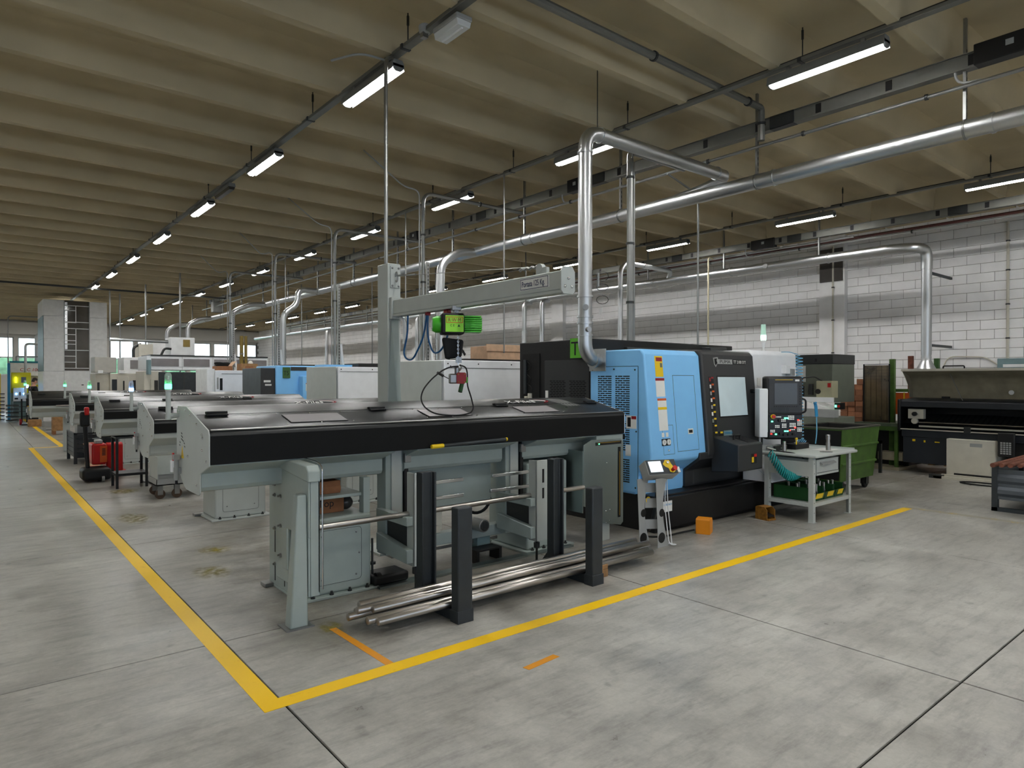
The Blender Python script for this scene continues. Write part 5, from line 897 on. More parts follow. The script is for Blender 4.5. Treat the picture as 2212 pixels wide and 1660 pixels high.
# old bar feeder with its cover open
t = T('open_bar_feeder', 'old dark bar feeder with its cream cover swung open', 'bar feeder', (13.9, 3.0, 0)); Ya, Yb = -1.5, 5.03
cv = P('cover', MB().py([(14.15, 1.40), (14.17, 1.40), (14.12, 1.66), (13.98, 1.84), (13.62, 1.935), (13.60, 1.915), (13.95, 1.82), (14.10, 1.65)], Ya, Yb), 'cream_dirty', t); P('cover_end', MB().py([(14.15, 1.40), (14.12, 1.66), (13.98, 1.84), (13.62, 1.93), (13.80, 1.78), (13.95, 1.62), (14.0, 1.40)], Yb, Yb + .012), 'cream_dirty', t)
P('cover_edge', MB().b(13.595, 13.615, Ya, Yb + .01, 1.90, 1.945), 'cream', cv); P('cover_handle', MB().tube(fil([(13.62, 4.35, 1.94), (13.62, 4.35, 1.99), (13.62, 4.02, 1.99), (13.62, 4.02, 1.94)], .03), .012, 6), 'black', cv); P('gas_strut', MB().cyl((13.80, 4.30, 1.86), (13.66, 4.05, 1.36), .007, 6), 'steel', cv)
P('cover_hinges', MB().b(14.08, 14.14, 4.4, 4.52, 1.38, 1.43).b(14.08, 14.14, 3.0, 3.12, 1.38, 1.43), 'black', cv, kind='stuff'); P('round_label', MB().cyl((14.085, 3.45, 1.52), (14.10, 3.45, 1.52), .04, 14), 'paper', cv)
P('body_back', MB().b(14.15, 14.5, Ya, Yb, .25, 1.40), 'black', t); P('top_beam', MB().py([(13.56, 1.24), (13.56, 1.34), (13.60, 1.37), (14.15, 1.40), (14.15, 1.36), (13.62, 1.30), (13.62, 1.24)], Ya, Yb), M('blue_black', (38, 42, 48), .4), t, bev=.004); P('end_cap', MB().b(13.55, 14.5, Yb, Yb + .06, .78, 1.38), 'black', t, bev=.02)
P('inner_bed', MB().add([(13.66, Ya, .93), (14.15, Ya, 1.10), (14.15, Yb, 1.10), (13.66, Yb, .93)], [(0, 1, 2, 3)]), 'dark_steel', t); q = MB()
for k in range(60): q.add([(13.66, Yb - .5 - k * .09, .935), (13.66, Yb - .53 - k * .09, .935), (14.14, Yb - .53 - k * .09, 1.102), (14.14, Yb - .5 - k * .09, 1.102)], [(0, 1, 2, 3)])
P('conveyor_slats', q, 'black', t, kind='stuff'); P('guide_rod', MB().cyl((13.64, Ya, .955), (13.64, 4.75, .955), .014, 8), 'bar_steel', t); P('guide_rail', MB().b(13.55, 13.58, Ya, 4.72, .875, .905), 'cream', t, bev=.003); P('guide_rail', MB().b(13.55, 13.58, Ya, Yb, .815, .835), 'cream', t); P('rail_block', MB().b(13.53, 13.58, 3.9, 4.0, .80, .92), 'dark_steel', t)
P('gear_unit', MB().b(13.60, 13.72, 4.66, 4.92, 1.02, 1.20).cyl((13.56, 4.80, .98), (13.62, 4.80, .98), .055, 14), 'cream', t, bev=.006, kind='stuff'); P('gear_hub', MB().cyl((13.55, 4.80, 1.11), (13.62, 4.80, 1.11), .04, 12), 'black', t)
lw = P('lower_body', MB().b(13.60, 14.4, Ya, Yb, .68, .81), 'blue_black', t, bev=.01); P('dark_box', MB().b(13.62, 14.3, 4.27, 5.01, .20, .70), 'blue_black', t, bev=.01)
P('box_marks', MB().b(13.618, 13.622, 4.80, 4.85, .60, .64).b(13.618, 13.622, 4.63, 4.66, .59, .63).b(13.618, 13.622, 4.40, 4.48, .60, .615), 'yellow', t, kind='stuff')
wb2 = P('white_pedestal', MB().b(13.45, 14.2, 3.52, 4.24, .05, .70), 'cream', t, bev=.008); P('pedestal_panel', MB().b(13.445, 13.45, 3.58, 4.10, .15, .62), 'cream', wb2, bev=.002); P('rating_plate', MB().b(13.442, 13.446, 3.70, 3.88, .58, .64), 'plastic_grey', wb2); P('pedestal_gap', MB().b(13.443, 13.452, 3.5, 4.12, .05, .10), 'black', wb2)
P('base_rail', MB().b(13.38, 13.44, 2.0, 4.30, .03, .07), 'cream', t); P('base_rail', MB().b(13.25, 13.31, 2.0, 4.38, .0, .045), 'cream', t); P('base_foot', MB().b(13.25, 13.42, 4.25, 4.45, 0, .06), 'dark_steel', t)
P('pendant', MB().b(13.36, 13.42, 3.22, 3.46, .45, .86), 'black', t, bev=.02); q = MB()
for i in range(6):
    for j in range(4): q.b(13.355, 13.36, 3.27 + j * .04, 3.30 + j * .04, .50 + i * .035, .525 + i * .035)
P('pendant_keys', q, 'plastic_grey', t, kind='stuff'); P('hydraulic_block', MB().b(13.7, 14.2, 2.9, 3.35, .1, .66), 'black', t); P('rear_pedestal', MB().b(13.5, 14.3, -1.0, -.2, .05, .70), 'cream', t)
tag(P('floor_hose', MB().tube([(13.0 + .16 * math.cos(w), 3.55 + .34 * math.sin(w), .014) for w in [k * math.pi / 8 for k in range(16)]], .013, 6, closed=True), 'rubber', None), 'black hose ring lying on the floor before the old feeder', 'hose')
# green saw with mesh guard
t = T('green_saw', 'green machine with a brown mesh guard and an orange panel', 'machine', (14.6, 5.6, 0))
fr = P('guard_frame', MB().tube([(14.0, 5.40, .85), (14.0, 5.40, 2.05), (14.0, 5.88, 2.05), (14.0, 5.88, .85)], .016, 6, closed=True), 'black', t); P('guard_screen', MB().b(14.0, 14.006, 5.41, 5.87, .95, 2.03), M('screen_mesh', (120, 104, 76), .6, var=.5, scale=2.5, alpha=.75), fr); q = MB()
for k in range(5): q.b(13.995, 14.0, 5.42, 5.87, 1.75 + k * .06 - .0, 1.753 + k * .06)
for k in range(5): q.b(13.995, 14.0, 5.44 + k * .1, 5.443 + k * .1, .96, 2.03)
P('guard_wires', q, 'black', fr, kind='stuff'); P('guard_lower', MB().b(14.006, 14.02, 5.41, 5.87, .90, 1.40), 'mesh_brown', fr)
for (x, y, z, m_) in ((14.15, 5.40, 2.15, 'green_bin'), (15.6, 5.59, 2.25, 'rust'), (15.4, 5.03, 2.18, M('green_mid', (64, 100, 52), .5))): P('upright', MB().b(x - .045, x + .045, y - .045, y + .045, 0, z), m_, t, bev=.004)
P('orange_panel', MB().b(14.48, 14.52, 5.15, 5.56, 1.05, 1.48), 'orange_panel', t); P('cross_rail', MB().b(14.3, 14.42, 5.10, 5.56, 1.50, 1.56), 'green_bin', t); P('saw_table', MB().b(13.75, 14.7, 5.14, 5.95, .84, .90), M('green_grey', (84, 96, 76), .5, var=.2), t, bev=.004); P('table_front', MB().b(13.75, 13.78, 5.14, 5.95, .76, .84), 'green_bin', t)
for y in (5.2, 5.9): P('frame_leg', MB().b(13.8, 13.86, y - .03, y + .03, 0, .78), 'green_bin', t)
P('frame_base', MB().b(13.75, 14.6, 5.12, 6.1, 0, .06), 'cream_dirty', t, bev=.004); P('dark_housing', MB().b(14.2, 15.0, 5.12, 6.0, .06, .80), 'black', t); P('coolant_tray', MB().b(13.85, 14.15, 5.1, 5.55, .18, .34), 'cream_dirty', t, bev=.01); P('yellow_edge', MB().b(13.9, 13.92, 5.09, 5.11, 1.12, 1.5), 'yellow', t)
# stacked cartons
cm = MB().b(-.11, .11, -.075, .075, -.058, .058)
c0 = None; n = 0
for (X0, Y0, z0, rows, ny, nx, lab) in ((14.95, 6.02, .10, 13, 5, 2, 'small brown carton in the tall stack beside the mesh guard'), (15.35, 4.84, .10, 14, 4, 1, 'small brown carton in the stack behind the orange panel')):
    for r in range(rows):
        for j in range(ny):
            for i in range(nx):
                if r == rows - 1 and j in (0,) and nx == 2: continue
                if c0 is None:
                    c0 = P('small_carton', cm, 'carton_brown', None, bev=.004, seg=1); o = c0
                else: o = c0.copy(); C.objects.link(o)
                tag(o, 'small brown carton in the %s stack, layer %s, %s from the right%s' % ('tall' if nx == 2 else 'rear', ['one', 'two', 'three', 'four', 'five', 'six', 'seven', 'eight', 'nine', 'ten', 'eleven', 'twelve', 'thirteen', 'fourteen'][r], ['first', 'second', 'third', 'fourth', 'fifth'][j], '' if nx == 1 else [', front row', ', back row'][i]), 'carton', 'stacked small cartons, %s stack' % ('tall' if nx == 2 else 'rear'))
                o.location = (X0 + i * .225 + random.uniform(-.008, .008), Y0 + j * .157 + random.uniform(-.006, .006), z0 + .06 + r * .1185); o.rotation_euler = (0, 0, random.uniform(-.02, .02))
for (X0, Y0, w, d, lab) in ((14.80, 5.93, .55, .85, 'wooden pallet under the tall stack of cartons'), (15.22, 4.74, .27, .68, 'wooden pallet under the cartons behind the orange panel')):
    t = T('pallet', lab, 'pallet', (X0, Y0, 0))
    for k in range(3): P('runner', MB().b(X0, X0 + w, Y0 + k * (d - .1) / 2, Y0 + k * (d - .1) / 2 + .1, 0, .08), 'wood', t)
    for k in range(3): P('deck_board', MB().b(X0 + k * (w - .1) / 2, X0 + k * (w - .1) / 2 + .1, Y0, Y0 + d, .08, .098), 'wood', t)
o = c0.copy(); C.objects.link(o); o.location = (15.0, 6.2, 1.70 - .0); o.scale = (1.5, 2.4, 1.0); tag(o, 'flat brown carton lying on top of the tall stack', 'carton'); o['group'] = 'loose carton on the stack'
# olive lathe behind the operator panel
t = T('olive_lathe', 'olive grey lathe with dark top behind the operator panel', 'lathe', (12.9, 6.4, 0))
P('cabinet', MB().b(12.95, 13.9, 6.02, 6.85, 1.30, 2.05), 'olive_grey', t, bev=.01); P('dark_top', MB().b(12.94, 13.9, 6.01, 6.86, 2.05, 2.24), 'dark_steel', t, bev=.01); P('top_slot', MB().b(12.935, 12.94, 6.32, 6.36, 2.10, 2.16), 'black', t); P('notice_sheet', MB().b(12.935, 12.95, 6.55, 6.80, 1.70, 2.02), 'paper', t)
P('control_box', MB().b(12.5, 12.75, 5.82, 6.12, 1.40, 1.72), 'beige', t, bev=.01); P('box_dial', MB().cyl((12.48, 6.08, 1.52), (12.5, 6.08, 1.52), .05, 14), 'black', t); P('box_switch', MB().b(12.49, 12.5, 5.84, 5.90, 1.60, 1.68), 'red', t); P('filter_bowls', MB().cyl((12.7, 6.32, 1.45), (12.7, 6.32, 1.66), .05, 10).cyl((12.7, 6.5, 1.42), (12.7, 6.5, 1.62), .045, 10), 'dark_steel', t, kind='stuff'); P('pipe_bend', MB().tube(fil([(12.7, 6.5, 1.62), (12.7, 6.5, 1.78), (12.6, 6.2, 1.80), (12.6, 6.05, 1.72)], .06), .014, 6), 'dark_steel', t)
P('bed', MB().b(12.2, 13.6, 5.60, 6.9, .55, .86), 'dark_steel', t, bev=.01); P('bed_cover', MB().b(12.15, 13.0, 5.62, 6.8, .86, 1.05), 'olive_grey', t, bev=.01); P('white_rail', MB().b(12.15, 12.3, 5.6, 6.8, 1.05, 1.20), 'plastic_grey', t, bev=.01); P('guard_flap', MB().px([(5.7, 1.20), (5.75, 1.22), (6.3, 1.42), (6.3, 1.38)], 12.2, 12.6), 'clear_plastic', t); P('flap_frame', MB().b(12.18, 12.22, 5.65, 6.25, 1.33, 1.42), 'plastic_white', t)
P('button_box', MB().b(12.3, 12.5, 5.58, 5.68, 1.20, 1.32), 'black', t); P('lit_button', MB().b(12.29, 12.3, 5.64, 5.67, 1.24, 1.28), 'green_lit', t); P('stop_button', MB().cyl((12.28, 5.60, 1.26), (12.3, 5.60, 1.26), .025, 10), 'red', t)
for y in (5.68, 6.75): P('machine_foot', MB().b(12.3, 13.4, y - .08, y + .08, 0, .55), 'dark_steel', t)
# corrugated container at the right edge
t = T('metal_container', 'grey corrugated steel container with rusty bars on top edge', 'container', (11.2, 2.4, 0)); xa, xb, ya, yb = 10.56, 11.85, 1.85, 2.80
for (x, y) in ((xa, yb - .07), (xb - .07, yb - .07), (xa, ya), (xb - .07, ya)): P('corner_post', MB().b(x, x + .07, y, y + .07, 0, .60), 'charcoal', t, bev=.004)
pr = [(z_, d) for z_, d in ((.16, .0), (.20, .0), (.24, .03), (.29, .03), (.33, 0), (.37, 0), (.41, .03), (.46, .03), (.50, 0), (.56, 0))]
P('side_sheet', MB().px([(yb - .02 + d, z_) for z_, d in pr] + [(yb - .04 + d, z_) for z_, d in reversed(pr)], xa + .07, xb - .07), M('container_grey', (92, 98, 104), .4, .4, var=.12), t)
P('side_sheet', MB().py([(xa + .02 - d, z_) for z_, d in pr] + [(xa + .04 - d, z_) for z_, d in reversed(pr)], ya + .07, yb - .07), 'container_grey', t); P('side_sheet', MB().px([(ya + .02 + d, z_) for z_, d in pr] + [(ya + .04 + d, z_) for z_, d in reversed(pr)], xa + .07, xb - .07), 'container_grey', t); P('floor_sheet', MB().b(xa + .03, xb - .03, ya + .03, yb - .03, .16, .18), 'charcoal', t); P('base_bar', MB().b(xa, xa + .07, ya, yb, 0, .05).b(xb - .07, xb, ya, yb, 0, .05), 'charcoal', t, kind='stuff')
for i, (y, r) in enumerate(((2.74, .03), (2.66, .028), (2.58, .03), (2.49, .028))): tag(P('rusty_bar', MB().cyl((10.38 + i * .06, y, .625), (12.0, y, .625), r, 12), 'rust', None), 'rusty round bar on the grey container, %s from the near side' % ['first', 'second', 'third', 'fourth'][i], 'bar', 'rusty bars on the container')
# ================================================================ the lathe row behind
def screws(t, pts, y):
    q = MB()
    for x, z in pts: q.sph((x, y, z), .012, 6)
    P('screws', q, 'dark_steel', t, kind='stuff')
t = T('white_lathe', 'white lathe housing beside the black cabinet with a peach carton on top', 'lathe', (6.8, 9.3, 0), 'lathes in the row')
P('front_housing', MB().b(5.83, 8.4, 8.80, 10.0, .25, 2.06), 'machine_white', t, bev=.015); P('side_housing', MB().pz([(5.80, 8.82), (5.62, 9.2), (5.62, 9.95), (5.83, 9.95)], .25, 2.05), 'paint_grey', t, bev=.01); P('plinth', MB().b(5.7, 8.4, 8.85, 10.0, 0, .25), 'black', t); P('top_panel', MB().b(5.87, 7.9, 8.792, 8.80, 1.93, 1.936).b(7.86, 7.866, 8.792, 8.80, .4, 1.93), 'dark_steel', t, kind='stuff'); screws(t, ((5.9, 2.0), (5.95, 1.96), (7.2, 2.0), (7.4, 1.96), (6.5, 2.0)), 8.797); P('roof_edge', MB().b(6.3, 8.3, 8.9, 9.8, 2.06, 2.09), 'black', t)
t = T('carton', 'open peach cardboard carton on the white lathe roof', 'carton', (7.3, 9.4, 2.09)); P('carton_body', MB().b(6.95, 7.95, 9.15, 9.65, 2.09, 2.33), 'cardboard', t, bev=.006); P('carton_flap', MB().b(6.92, 7.98, 9.13, 9.15, 2.24, 2.36), 'cardboard', t)
t = T('white_lathe', 'second white lathe housing left of the crane column', 'lathe', (6.4, 12.8, 0), 'lathes in the row')
P('front_housing', MB().b(5.66, 8.4, 12.30, 13.5, .25, 2.0), 'machine_white', t, bev=.015); P('side_housing', MB().pz([(5.63, 12.32), (5.48, 12.7), (5.48, 13.45), (5.66, 13.45)], .25, 2.0), 'paint_grey', t, bev=.01); P('plinth', MB().b(5.6, 8.4, 12.35, 13.5, 0, .25), 'black', t); P('top_panel', MB().b(5.7, 8.0, 12.292, 12.30, 1.90, 1.906), 'dark_steel', t); P('roof_strip', MB().b(6.2, 8.3, 12.5, 13.3, 2.0, 2.08), 'black', t, bev=.01); P('blue_block', MB().b(5.6, 6.2, 12.8, 13.3, 2.0, 2.05), 'blue_paint', t); screws(t, ((5.72, 1.95), (6.4, 1.95), (7.2, 1.95)), 12.297)
t = T('blue_lathe', 'blue lathe numbered T5 in the row behind', 'lathe', (6.4, 16.3, 0), 'lathes in the row')
P('blue_housing', MB().b(5.69, 8.3, 15.8, 17.2, .3, 2.08), 'blue_paint', t, bev=.02); P('step_block', MB().b(6.25, 8.2, 15.55, 15.8, .3, 1.83), 'blue_paint', t, bev=.015); P('dark_recess', MB().b(6.05, 7.3, 15.79, 15.80, 1.96, 2.05).b(7.0, 7.3, 15.79, 15.80, 1.85, 2.05), 'dark_grey_paint', t, kind='stuff'); P('roof_edge', MB().b(6.1, 8.2, 15.85, 17.1, 2.08, 2.11), 'black', t); P('black_side', MB().b(5.35, 5.69, 15.85, 17.2, .2, 2.02), 'dark_grey_paint', t, bev=.01); P('plinth', MB().b(5.6, 8.3, 15.85, 17.2, 0, .3), 'black', t)
sg = P('number_sign', MB().b(5.85, 6.03, 15.78, 15.79, 1.78, 2.04), 'green_mid', t); TXT(sg, 'T5', .15, (5.86, 15.778, 1.85), RX, 'black', sx=.85); lb = P('notice_label', MB().b(6.32, 6.55, 15.54, 15.55, 1.47, 1.66), 'paper', t); P('label_band', MB().b(6.32, 6.55, 15.538, 15.54, 1.64, 1.66), 'crimson', lb); P('white_logo', MB().b(5.45, 5.6, 15.84, 15.85, 1.60, 1.64).b(5.42, 5.58, 15.84, 15.85, 1.68, 1.73), 'paper', t, kind='stuff')
t = T('white_lathe', 'white lathe cabinet carrying two open cartons', 'lathe', (6.0, 19.9, 0), 'lathes in the row')
P('front_housing', MB().b(5.28, 6.75, 19.3, 20.6, .2, 2.0), 'machine_white', t, bev=.015); P('side_post', MB().b(5.08, 5.28, 19.35, 20.5, .2, 2.04), 'plastic_white', t, bev=.01); P('dark_gap', MB().b(6.75, 7.3, 19.4, 20.6, .2, 1.95), 'black', t); P('vent_strip', MB().b(5.40, 5.47, 19.294, 19.30, 1.45, 1.78), 'black', t); P('name_strip', MB().b(5.32, 5.37, 19.294, 19.30, 1.48, 1.8), 'plastic_grey', t); P('plinth', MB().b(5.2, 6.8, 19.4, 20.6, 0, .2), 'black', t); P('top_seam', MB().b(5.45, 6.72, 19.294, 19.30, 1.90, 1.91), 'dark_steel', t)
t = T('carton', 'open carton full of black cables on the white lathe cabinet', 'carton', (5.6, 19.8, 2.0)); P('carton_body', MB().b(5.38, 5.80, 19.5, 19.95, 2.0, 2.12), 'kraft', t, bev=.005); P('flap', MB().add([(5.78, 19.5, 2.12), (5.90, 19.5, 2.26), (5.90, 19.9, 2.26), (5.78, 19.9, 2.12)], [(0, 1, 2, 3)]), 'cardboard', t)
for k in range(4): P('cable_coil', MB().tube([(5.58 + (.14 + .02 * k) * math.cos(w), 19.72 + .16 * math.sin(w), 2.13 + .025 * k + .015 * math.sin(w * 2)) for w in [j * math.pi / 6 for j in range(12)]], .018, 6, closed=True), 'rubber', t)
t = T('carton', 'open brown carton with white paper on the white lathe cabinet', 'carton', (6.3, 19.8, 2.0)); P('carton_body', MB().b(6.05, 6.5, 19.5, 19.95, 2.0, 2.2), 'wood', t, bev=.005); P('paper_wad', MB().sph((6.36, 19.7, 2.22), .07, 8), 'paper', t); P('inner_box', MB().b(6.15, 6.36, 19.44, 19.5, 2.0, 2.13), 'kraft', t, bev=.004)
# gantry machine
t = T('gantry_machine', 'long white gantry machine with windowed hood and dark panels', 'machine', (6, 23.3, 0))
P('hood', MB().b(4.30, 8.0, 23.0, 24.4, 2.04, 2.48), 'machine_white', t, bev=.015); P('hood_lid', MB().b(4.4, 8.0, 22.98, 24.4, 2.48, 2.52), 'dark_steel', t)
for k in range(4): P('hood_window', MB().b(4.42 + k * .92, 5.20 + k * .92, 22.985, 23.0, 2.16, 2.40), 'glass_tint', t); P('hood_seam', MB().b(5.30 + k * .92, 5.305 + k * .92, 22.994, 23.0, 2.05, 2.47), 'dark_steel', t)
P('dark_panel', MB().b(4.62, 6.1, 22.96, 23.0, .8, 1.98), 'charcoal', t, bev=.01); P('panel_seam', MB().b(5.32, 5.38, 22.95, 22.96, .8, 1.94), 'dark_steel', t); P('left_body', MB().b(4.22, 4.62, 23.0, 24.3, .3, 2.0), 'cream', t, bev=.01); P('left_door', MB().b(4.40, 4.56, 22.985, 23.0, .9, 1.75), 'cream', t, bev=.01); P('door_glass', MB().b(4.50, 4.60, 22.978, 22.985, 1.2, 1.72), 'glass_dark', t); P('right_body', MB().b(6.3, 8.0, 23.05, 24.3, .2, 2.04), 'cream', t); P('lower_body', MB().b(4.3, 8.0, 23.1, 24.3, 0, .9), 'black', t)
P('roof_box', MB().b(5.02, 5.75, 23.3, 24.0, 2.52, 3.10), 'plastic_white', t, bev=.02); P('box_sight_glass', MB().b(5.40, 5.60, 23.285, 23.3, 2.80, 3.03), M('amber', (150, 128, 70), .3), t); P('roof_hose', MB().tube(fil([(5.05, 23.3, 2.72), (4.85, 23.3, 2.74), (4.76, 23.3, 2.52)], .1), .035, 8), 'dark_steel', t); P('long_pipe', MB().cyl((3.4, 23.6, 2.98), (5.05, 23.6, 2.96), .05, 12), 'galvanised', t); P('screen_arm', MB().b(4.28, 4.36, 22.7, 23.0, 1.9, 2.35), 'dusty_blue', t, bev=.006)
t = T('brown_hose_bundle', 'yellow-brown hose bundle standing right of the gantry machine', 'hose', (7.2, 23.2, 0)); P('hose_bundle', MB().cyl((7.1, 22.9, 2.05), (7.1, 22.9, 3.2), .06, 10).cyl((7.24, 22.9, 2.05), (7.24, 22.9, 3.2), .05, 10), M('hose_brown', (128, 108, 50), .6), t, kind='stuff'); P('hose_clamp', band(MB(), (7.1, 22.9, 2.6), .06, 'z'), 'steel', t); P('base_pan', MB().b(7.0, 7.35, 22.8, 23.0, 1.98, 2.05), 'dark_steel', t)
# left machines before the tower
t = T('twin_machine', 'white double-cabinet machine in front of the storage tower', 'machine', (3.6, 27, 0))
P('main_cabinet', MB().b(3.75, 5.2, 26.0, 27.6, .2, 1.95), 'cream', t, bev=.015); P('cabinet_window', MB().b(4.42, 5.0, 25.985, 26.0, 1.15, 1.72), 'glass_dark', t, bev=.01); P('cabinet_door', MB().b(3.95, 4.3, 25.985, 26.0, .9, 1.85), 'cream', t, bev=.008); P('door_handle', MB().b(4.13, 4.17, 25.96, 25.985, 1.3, 1.7), 'black', t); P('side_cabinet', MB().b(3.35, 3.75, 26.2, 27.4, .2, 1.95), 'cream', t, bev=.01); P('side_glass', MB().b(3.40, 3.47, 26.185, 26.2, 1.2, 1.65), 'glass_dark', t); P('dark_strip', MB().b(3.80, 3.95, 25.985, 26.0, 1.0, 1.75), 'charcoal', t)
P('upper_box', MB().b(4.2, 5.4, 26.3, 27.5, 1.95, 2.52), 'plastic_white', t, bev=.015); P('upper_window', MB().b(4.4, 5.2, 26.285, 26.3, 2.12, 2.42), 'glass_tint', t); P('grey_box', MB().b(3.32, 3.95, 26.1, 27.0, 1.98, 2.5), 'cream_grey' if 'cream_grey' in MATS else M('cream_grey', (178, 176, 168), .5), t, bev=.01); P('filter_box', MB().b(4.7, 5.15, 26.5, 27.3, 2.52, 3.0), 'cream', t, bev=.01); P('filter_box', MB().b(5.2, 6.1, 26.9, 27.7, 2.52, 3.15), 'plastic_white', t, bev=.01); P('bent_hose', MB().tube(fil([(4.55, 26.6, 2.52), (4.55, 26.6, 2.9), (4.8, 26.6, 3.0)], .15), .05, 8), 'dark_steel', t); P('dark_box', MB().b(6.1, 6.5, 27, 27.5, 2.6, 3.1), 'charcoal', t); P('plinth', MB().b(3.4, 5.2, 26.3, 27.6, 0, .2), 'black', t); P('camera_boxes', MB().b(3.4, 3.55, 26.0, 26.1, 1.95, 2.05).b(4.0, 4.2, 25.95, 26.05, 1.95, 2.06), 'plastic_white', t, bev=.01, kind='stuff')
# vertical storage tower
t = T('storage_tower', 'tall white vertical storage tower with a glazed strip', 'storage tower', (3.5, 34, 0)); x0, x1, y0, y1, zt = 2.43, 4.66, 33.0, 35.6, 5.02
P('tower_core', MB().b(x0 + .02, x1 - .02, y0 + .06, y1, 0, zt), 'plastic_white', t)
for (xa, xb) in ((x0, 3.12), (4.02, x1)):
    for (za, zb_) in ((0, .95), (.96, 2.08), (2.09, 3.42), (3.43, 4.35), (4.36, zt)): P('cladding_panel', MB().b(xa, xb - .006, y0, y0 + .06, za, zb_), 'plastic_white', t, bev=.004)
for (za, zb_) in ((0, .95), (.96, 2.10)): P('cladding_panel', MB().b(3.12, 4.014, y0, y0 + .06, za, zb_), 'plastic_white', t, bev=.004)
for (za, zb_) in ((0, 2.08), (2.09, 3.42), (3.43, 4.35), (4.36, zt)): P('side_panel', MB().b(x0 - .02, x0 + .02, y0 + .03, y1, za, zb_), 'dusty_blue' if za in (2.09, 3.43) else 'plastic_white', t)
wn = P('glazed_strip', MB().b(3.14, 4.0, y0 + .03, y0 + .055, 2.12, zt), M('tower_glass', (92, 88, 82), .12, var=.3, scale=1.5), t); q = MB()
for z in (2.2, 2.45, 2.70, 2.95, 3.2, 3.35, 3.6, 3.85, 4.1, 4.6): q.b(3.14, 3.55, y0 + .015, y0 + .03, z, z + .03)
for z in (2.2, 2.95, 3.85, 4.12, 4.8): q.b(3.14, 4.0, y0 + .014, y0 + .03, z, z + .03)
q.b(3.52, 3.55, y0 + .013, y0 + .03, 2.2, 3.87); q.b(3.52, 3.55, y0 + .013, y0 + .03, 4.12, 4.8)
P('frame_bars', q, 'plastic_white', wn, kind='stuff'); P('reflector_strip', MB().b(3.15, 3.24, y0 + .02, y0 + .032, 3.0, 4.95), 'chrome', wn); P('slot', MB().b(3.72, 3.80, y0 - .004, y0, 1.50, 1.535), 'black', t)
# yellow robot cell and white machine at the aisle end
t = T('white_press', 'white machine lettered C IC 100 in red at the aisle end', 'machine', (2.1, 38, 0)); P('press_body', MB().b(1.50, 2.9, 37.5, 39.5, 1.9, 2.5), 'plastic_white', t, bev=.02); P('blue_top', MB().b(1.5, 2.9, 37.5, 39.4, 2.5, 2.58), M('teal_blue', (36, 130, 150), .5), t); P('lower_body', MB().b(2.2, 2.9, 37.6, 39.5, .2, 1.9), 'cream', t, bev=.02); P('plinth', MB().b(1.55, 2.85, 37.7, 39.4, 0, 1.9), 'dusty_blue', t); TXT(t, 'C IC 100', .19, (1.86, 37.49, 2.13), RX, 'red', sx=1.05, shear=.15)
pipe('bent galvanised pipe in front of the lettered white machine', [(2.9, 37.0, 3.35), (2.05, 37.0, 3.35), (2.05, 37.0, 2.04)], .055, 'galvanised', rad=.15); pipe('hooked thin pipe rising at the aisle end', [(2.6, 36.8, 4.55), (1.42, 36.8, 4.55), (1.42, 36.8, 0)], .025, 'zinc'); pipe('vertical galvanised duct beside the tower at the aisle end', [(3.0, 39.0, 3.9), (2.62, 39.0, 3.9), (2.62, 39.0, 2.57)], .11, 'galvanised', rad=.2); pipe('railing pipe above the white press', [(1.75, 37.8, 2.58), (1.75, 37.8, 2.8), (2.6, 37.8, 2.8), (2.6, 37.8, 2.58)], .03, 'zinc', rad=.05)
t = T('robot_cell', 'yellow robot cell with control console and signal lamp', 'machine', (1.95, 36.4, 0)); P('yellow_hood', MB().b(1.50, 2.20, 36.2, 37.2, 1.15, 2.05), M('cell_yellow', (214, 196, 20), .45), t, bev=.02); P('signal_tube', MB().cyl((1.66, 36.15, 1.6), (1.66, 36.15, 1.85), .035, 10), 'yellow_lit', t); P('hood_window', MB().b(1.85, 2.02, 36.19, 36.2, 1.6, 1.85), 'glass_dark', t); P('console', MB().b(1.56, 2.02, 35.9, 36.2, .80, 1.38), 'plastic_white', t, bev=.015)
for x in (1.66, 1.93): P('console_lamp', MB().sph((x, 35.89, 1.12), .035, 8), 'blue_lit', t)
P('console_knobs', MB().b(1.77, 1.81, 35.88, 35.9, 1.05, 1.2).b(1.6, 1.72, 35.88, 35.9, .88, .95), 'black', t, kind='stuff'); P('screen', MB().b(1.94, 2.08, 35.7, 35.74, 1.38, 1.52), 'blue_lit', t); P('lower_crates', MB().b(1.56, 2.25, 36.1, 36.9, .1, .78), 'dusty_blue', t, bev=.02)
for z in (.12, .33, .54): P('crate_seam', MB().b(1.56, 2.25, 36.09, 36.1, z, z + .02), 'charcoal', t)
t = T('industrial_robot', 'small yellow robot arm behind the worker', 'robot', (2.35, 35.6, 0)); P('arm_link', MB().tube([(2.30, 35.6, 1.2), (2.34, 35.6, 1.45), (2.5, 35.6, 1.52), (2.62, 35.6, 1.40)], .06, 8), 'cell_yellow', t); P('arm_base', MB().lathe((2.3, 35.6, 0), [(.2, 0), (.2, .05), (.12, .1), (.12, 1.2)], 12), 'charcoal', t)
tag(P('blue_post', MB().b(1.36, 1.46, 36.0, 36.1, 0, 2.45), 'cyan_blue', None), 'bright blue post at the end of the aisle', 'post'); tag(P('yellow_post', MB().b(1.06, 1.12, 35.6, 35.7, 0, 2.0), 'yellow', None), 'yellow guard post at the left picture edge', 'post')
t = T('dark_rack', 'dark green storage rack at the left end of the aisle', 'rack', (.8, 36, 0))
for (x, y) in ((.45, 35.5), (.92, 35.5), (.45, 36.5), (.92, 36.5)): P('upright', MB().b(x - .03, x + .03, y - .03, y + .03, 0, 2.8), 'green_dark', t)
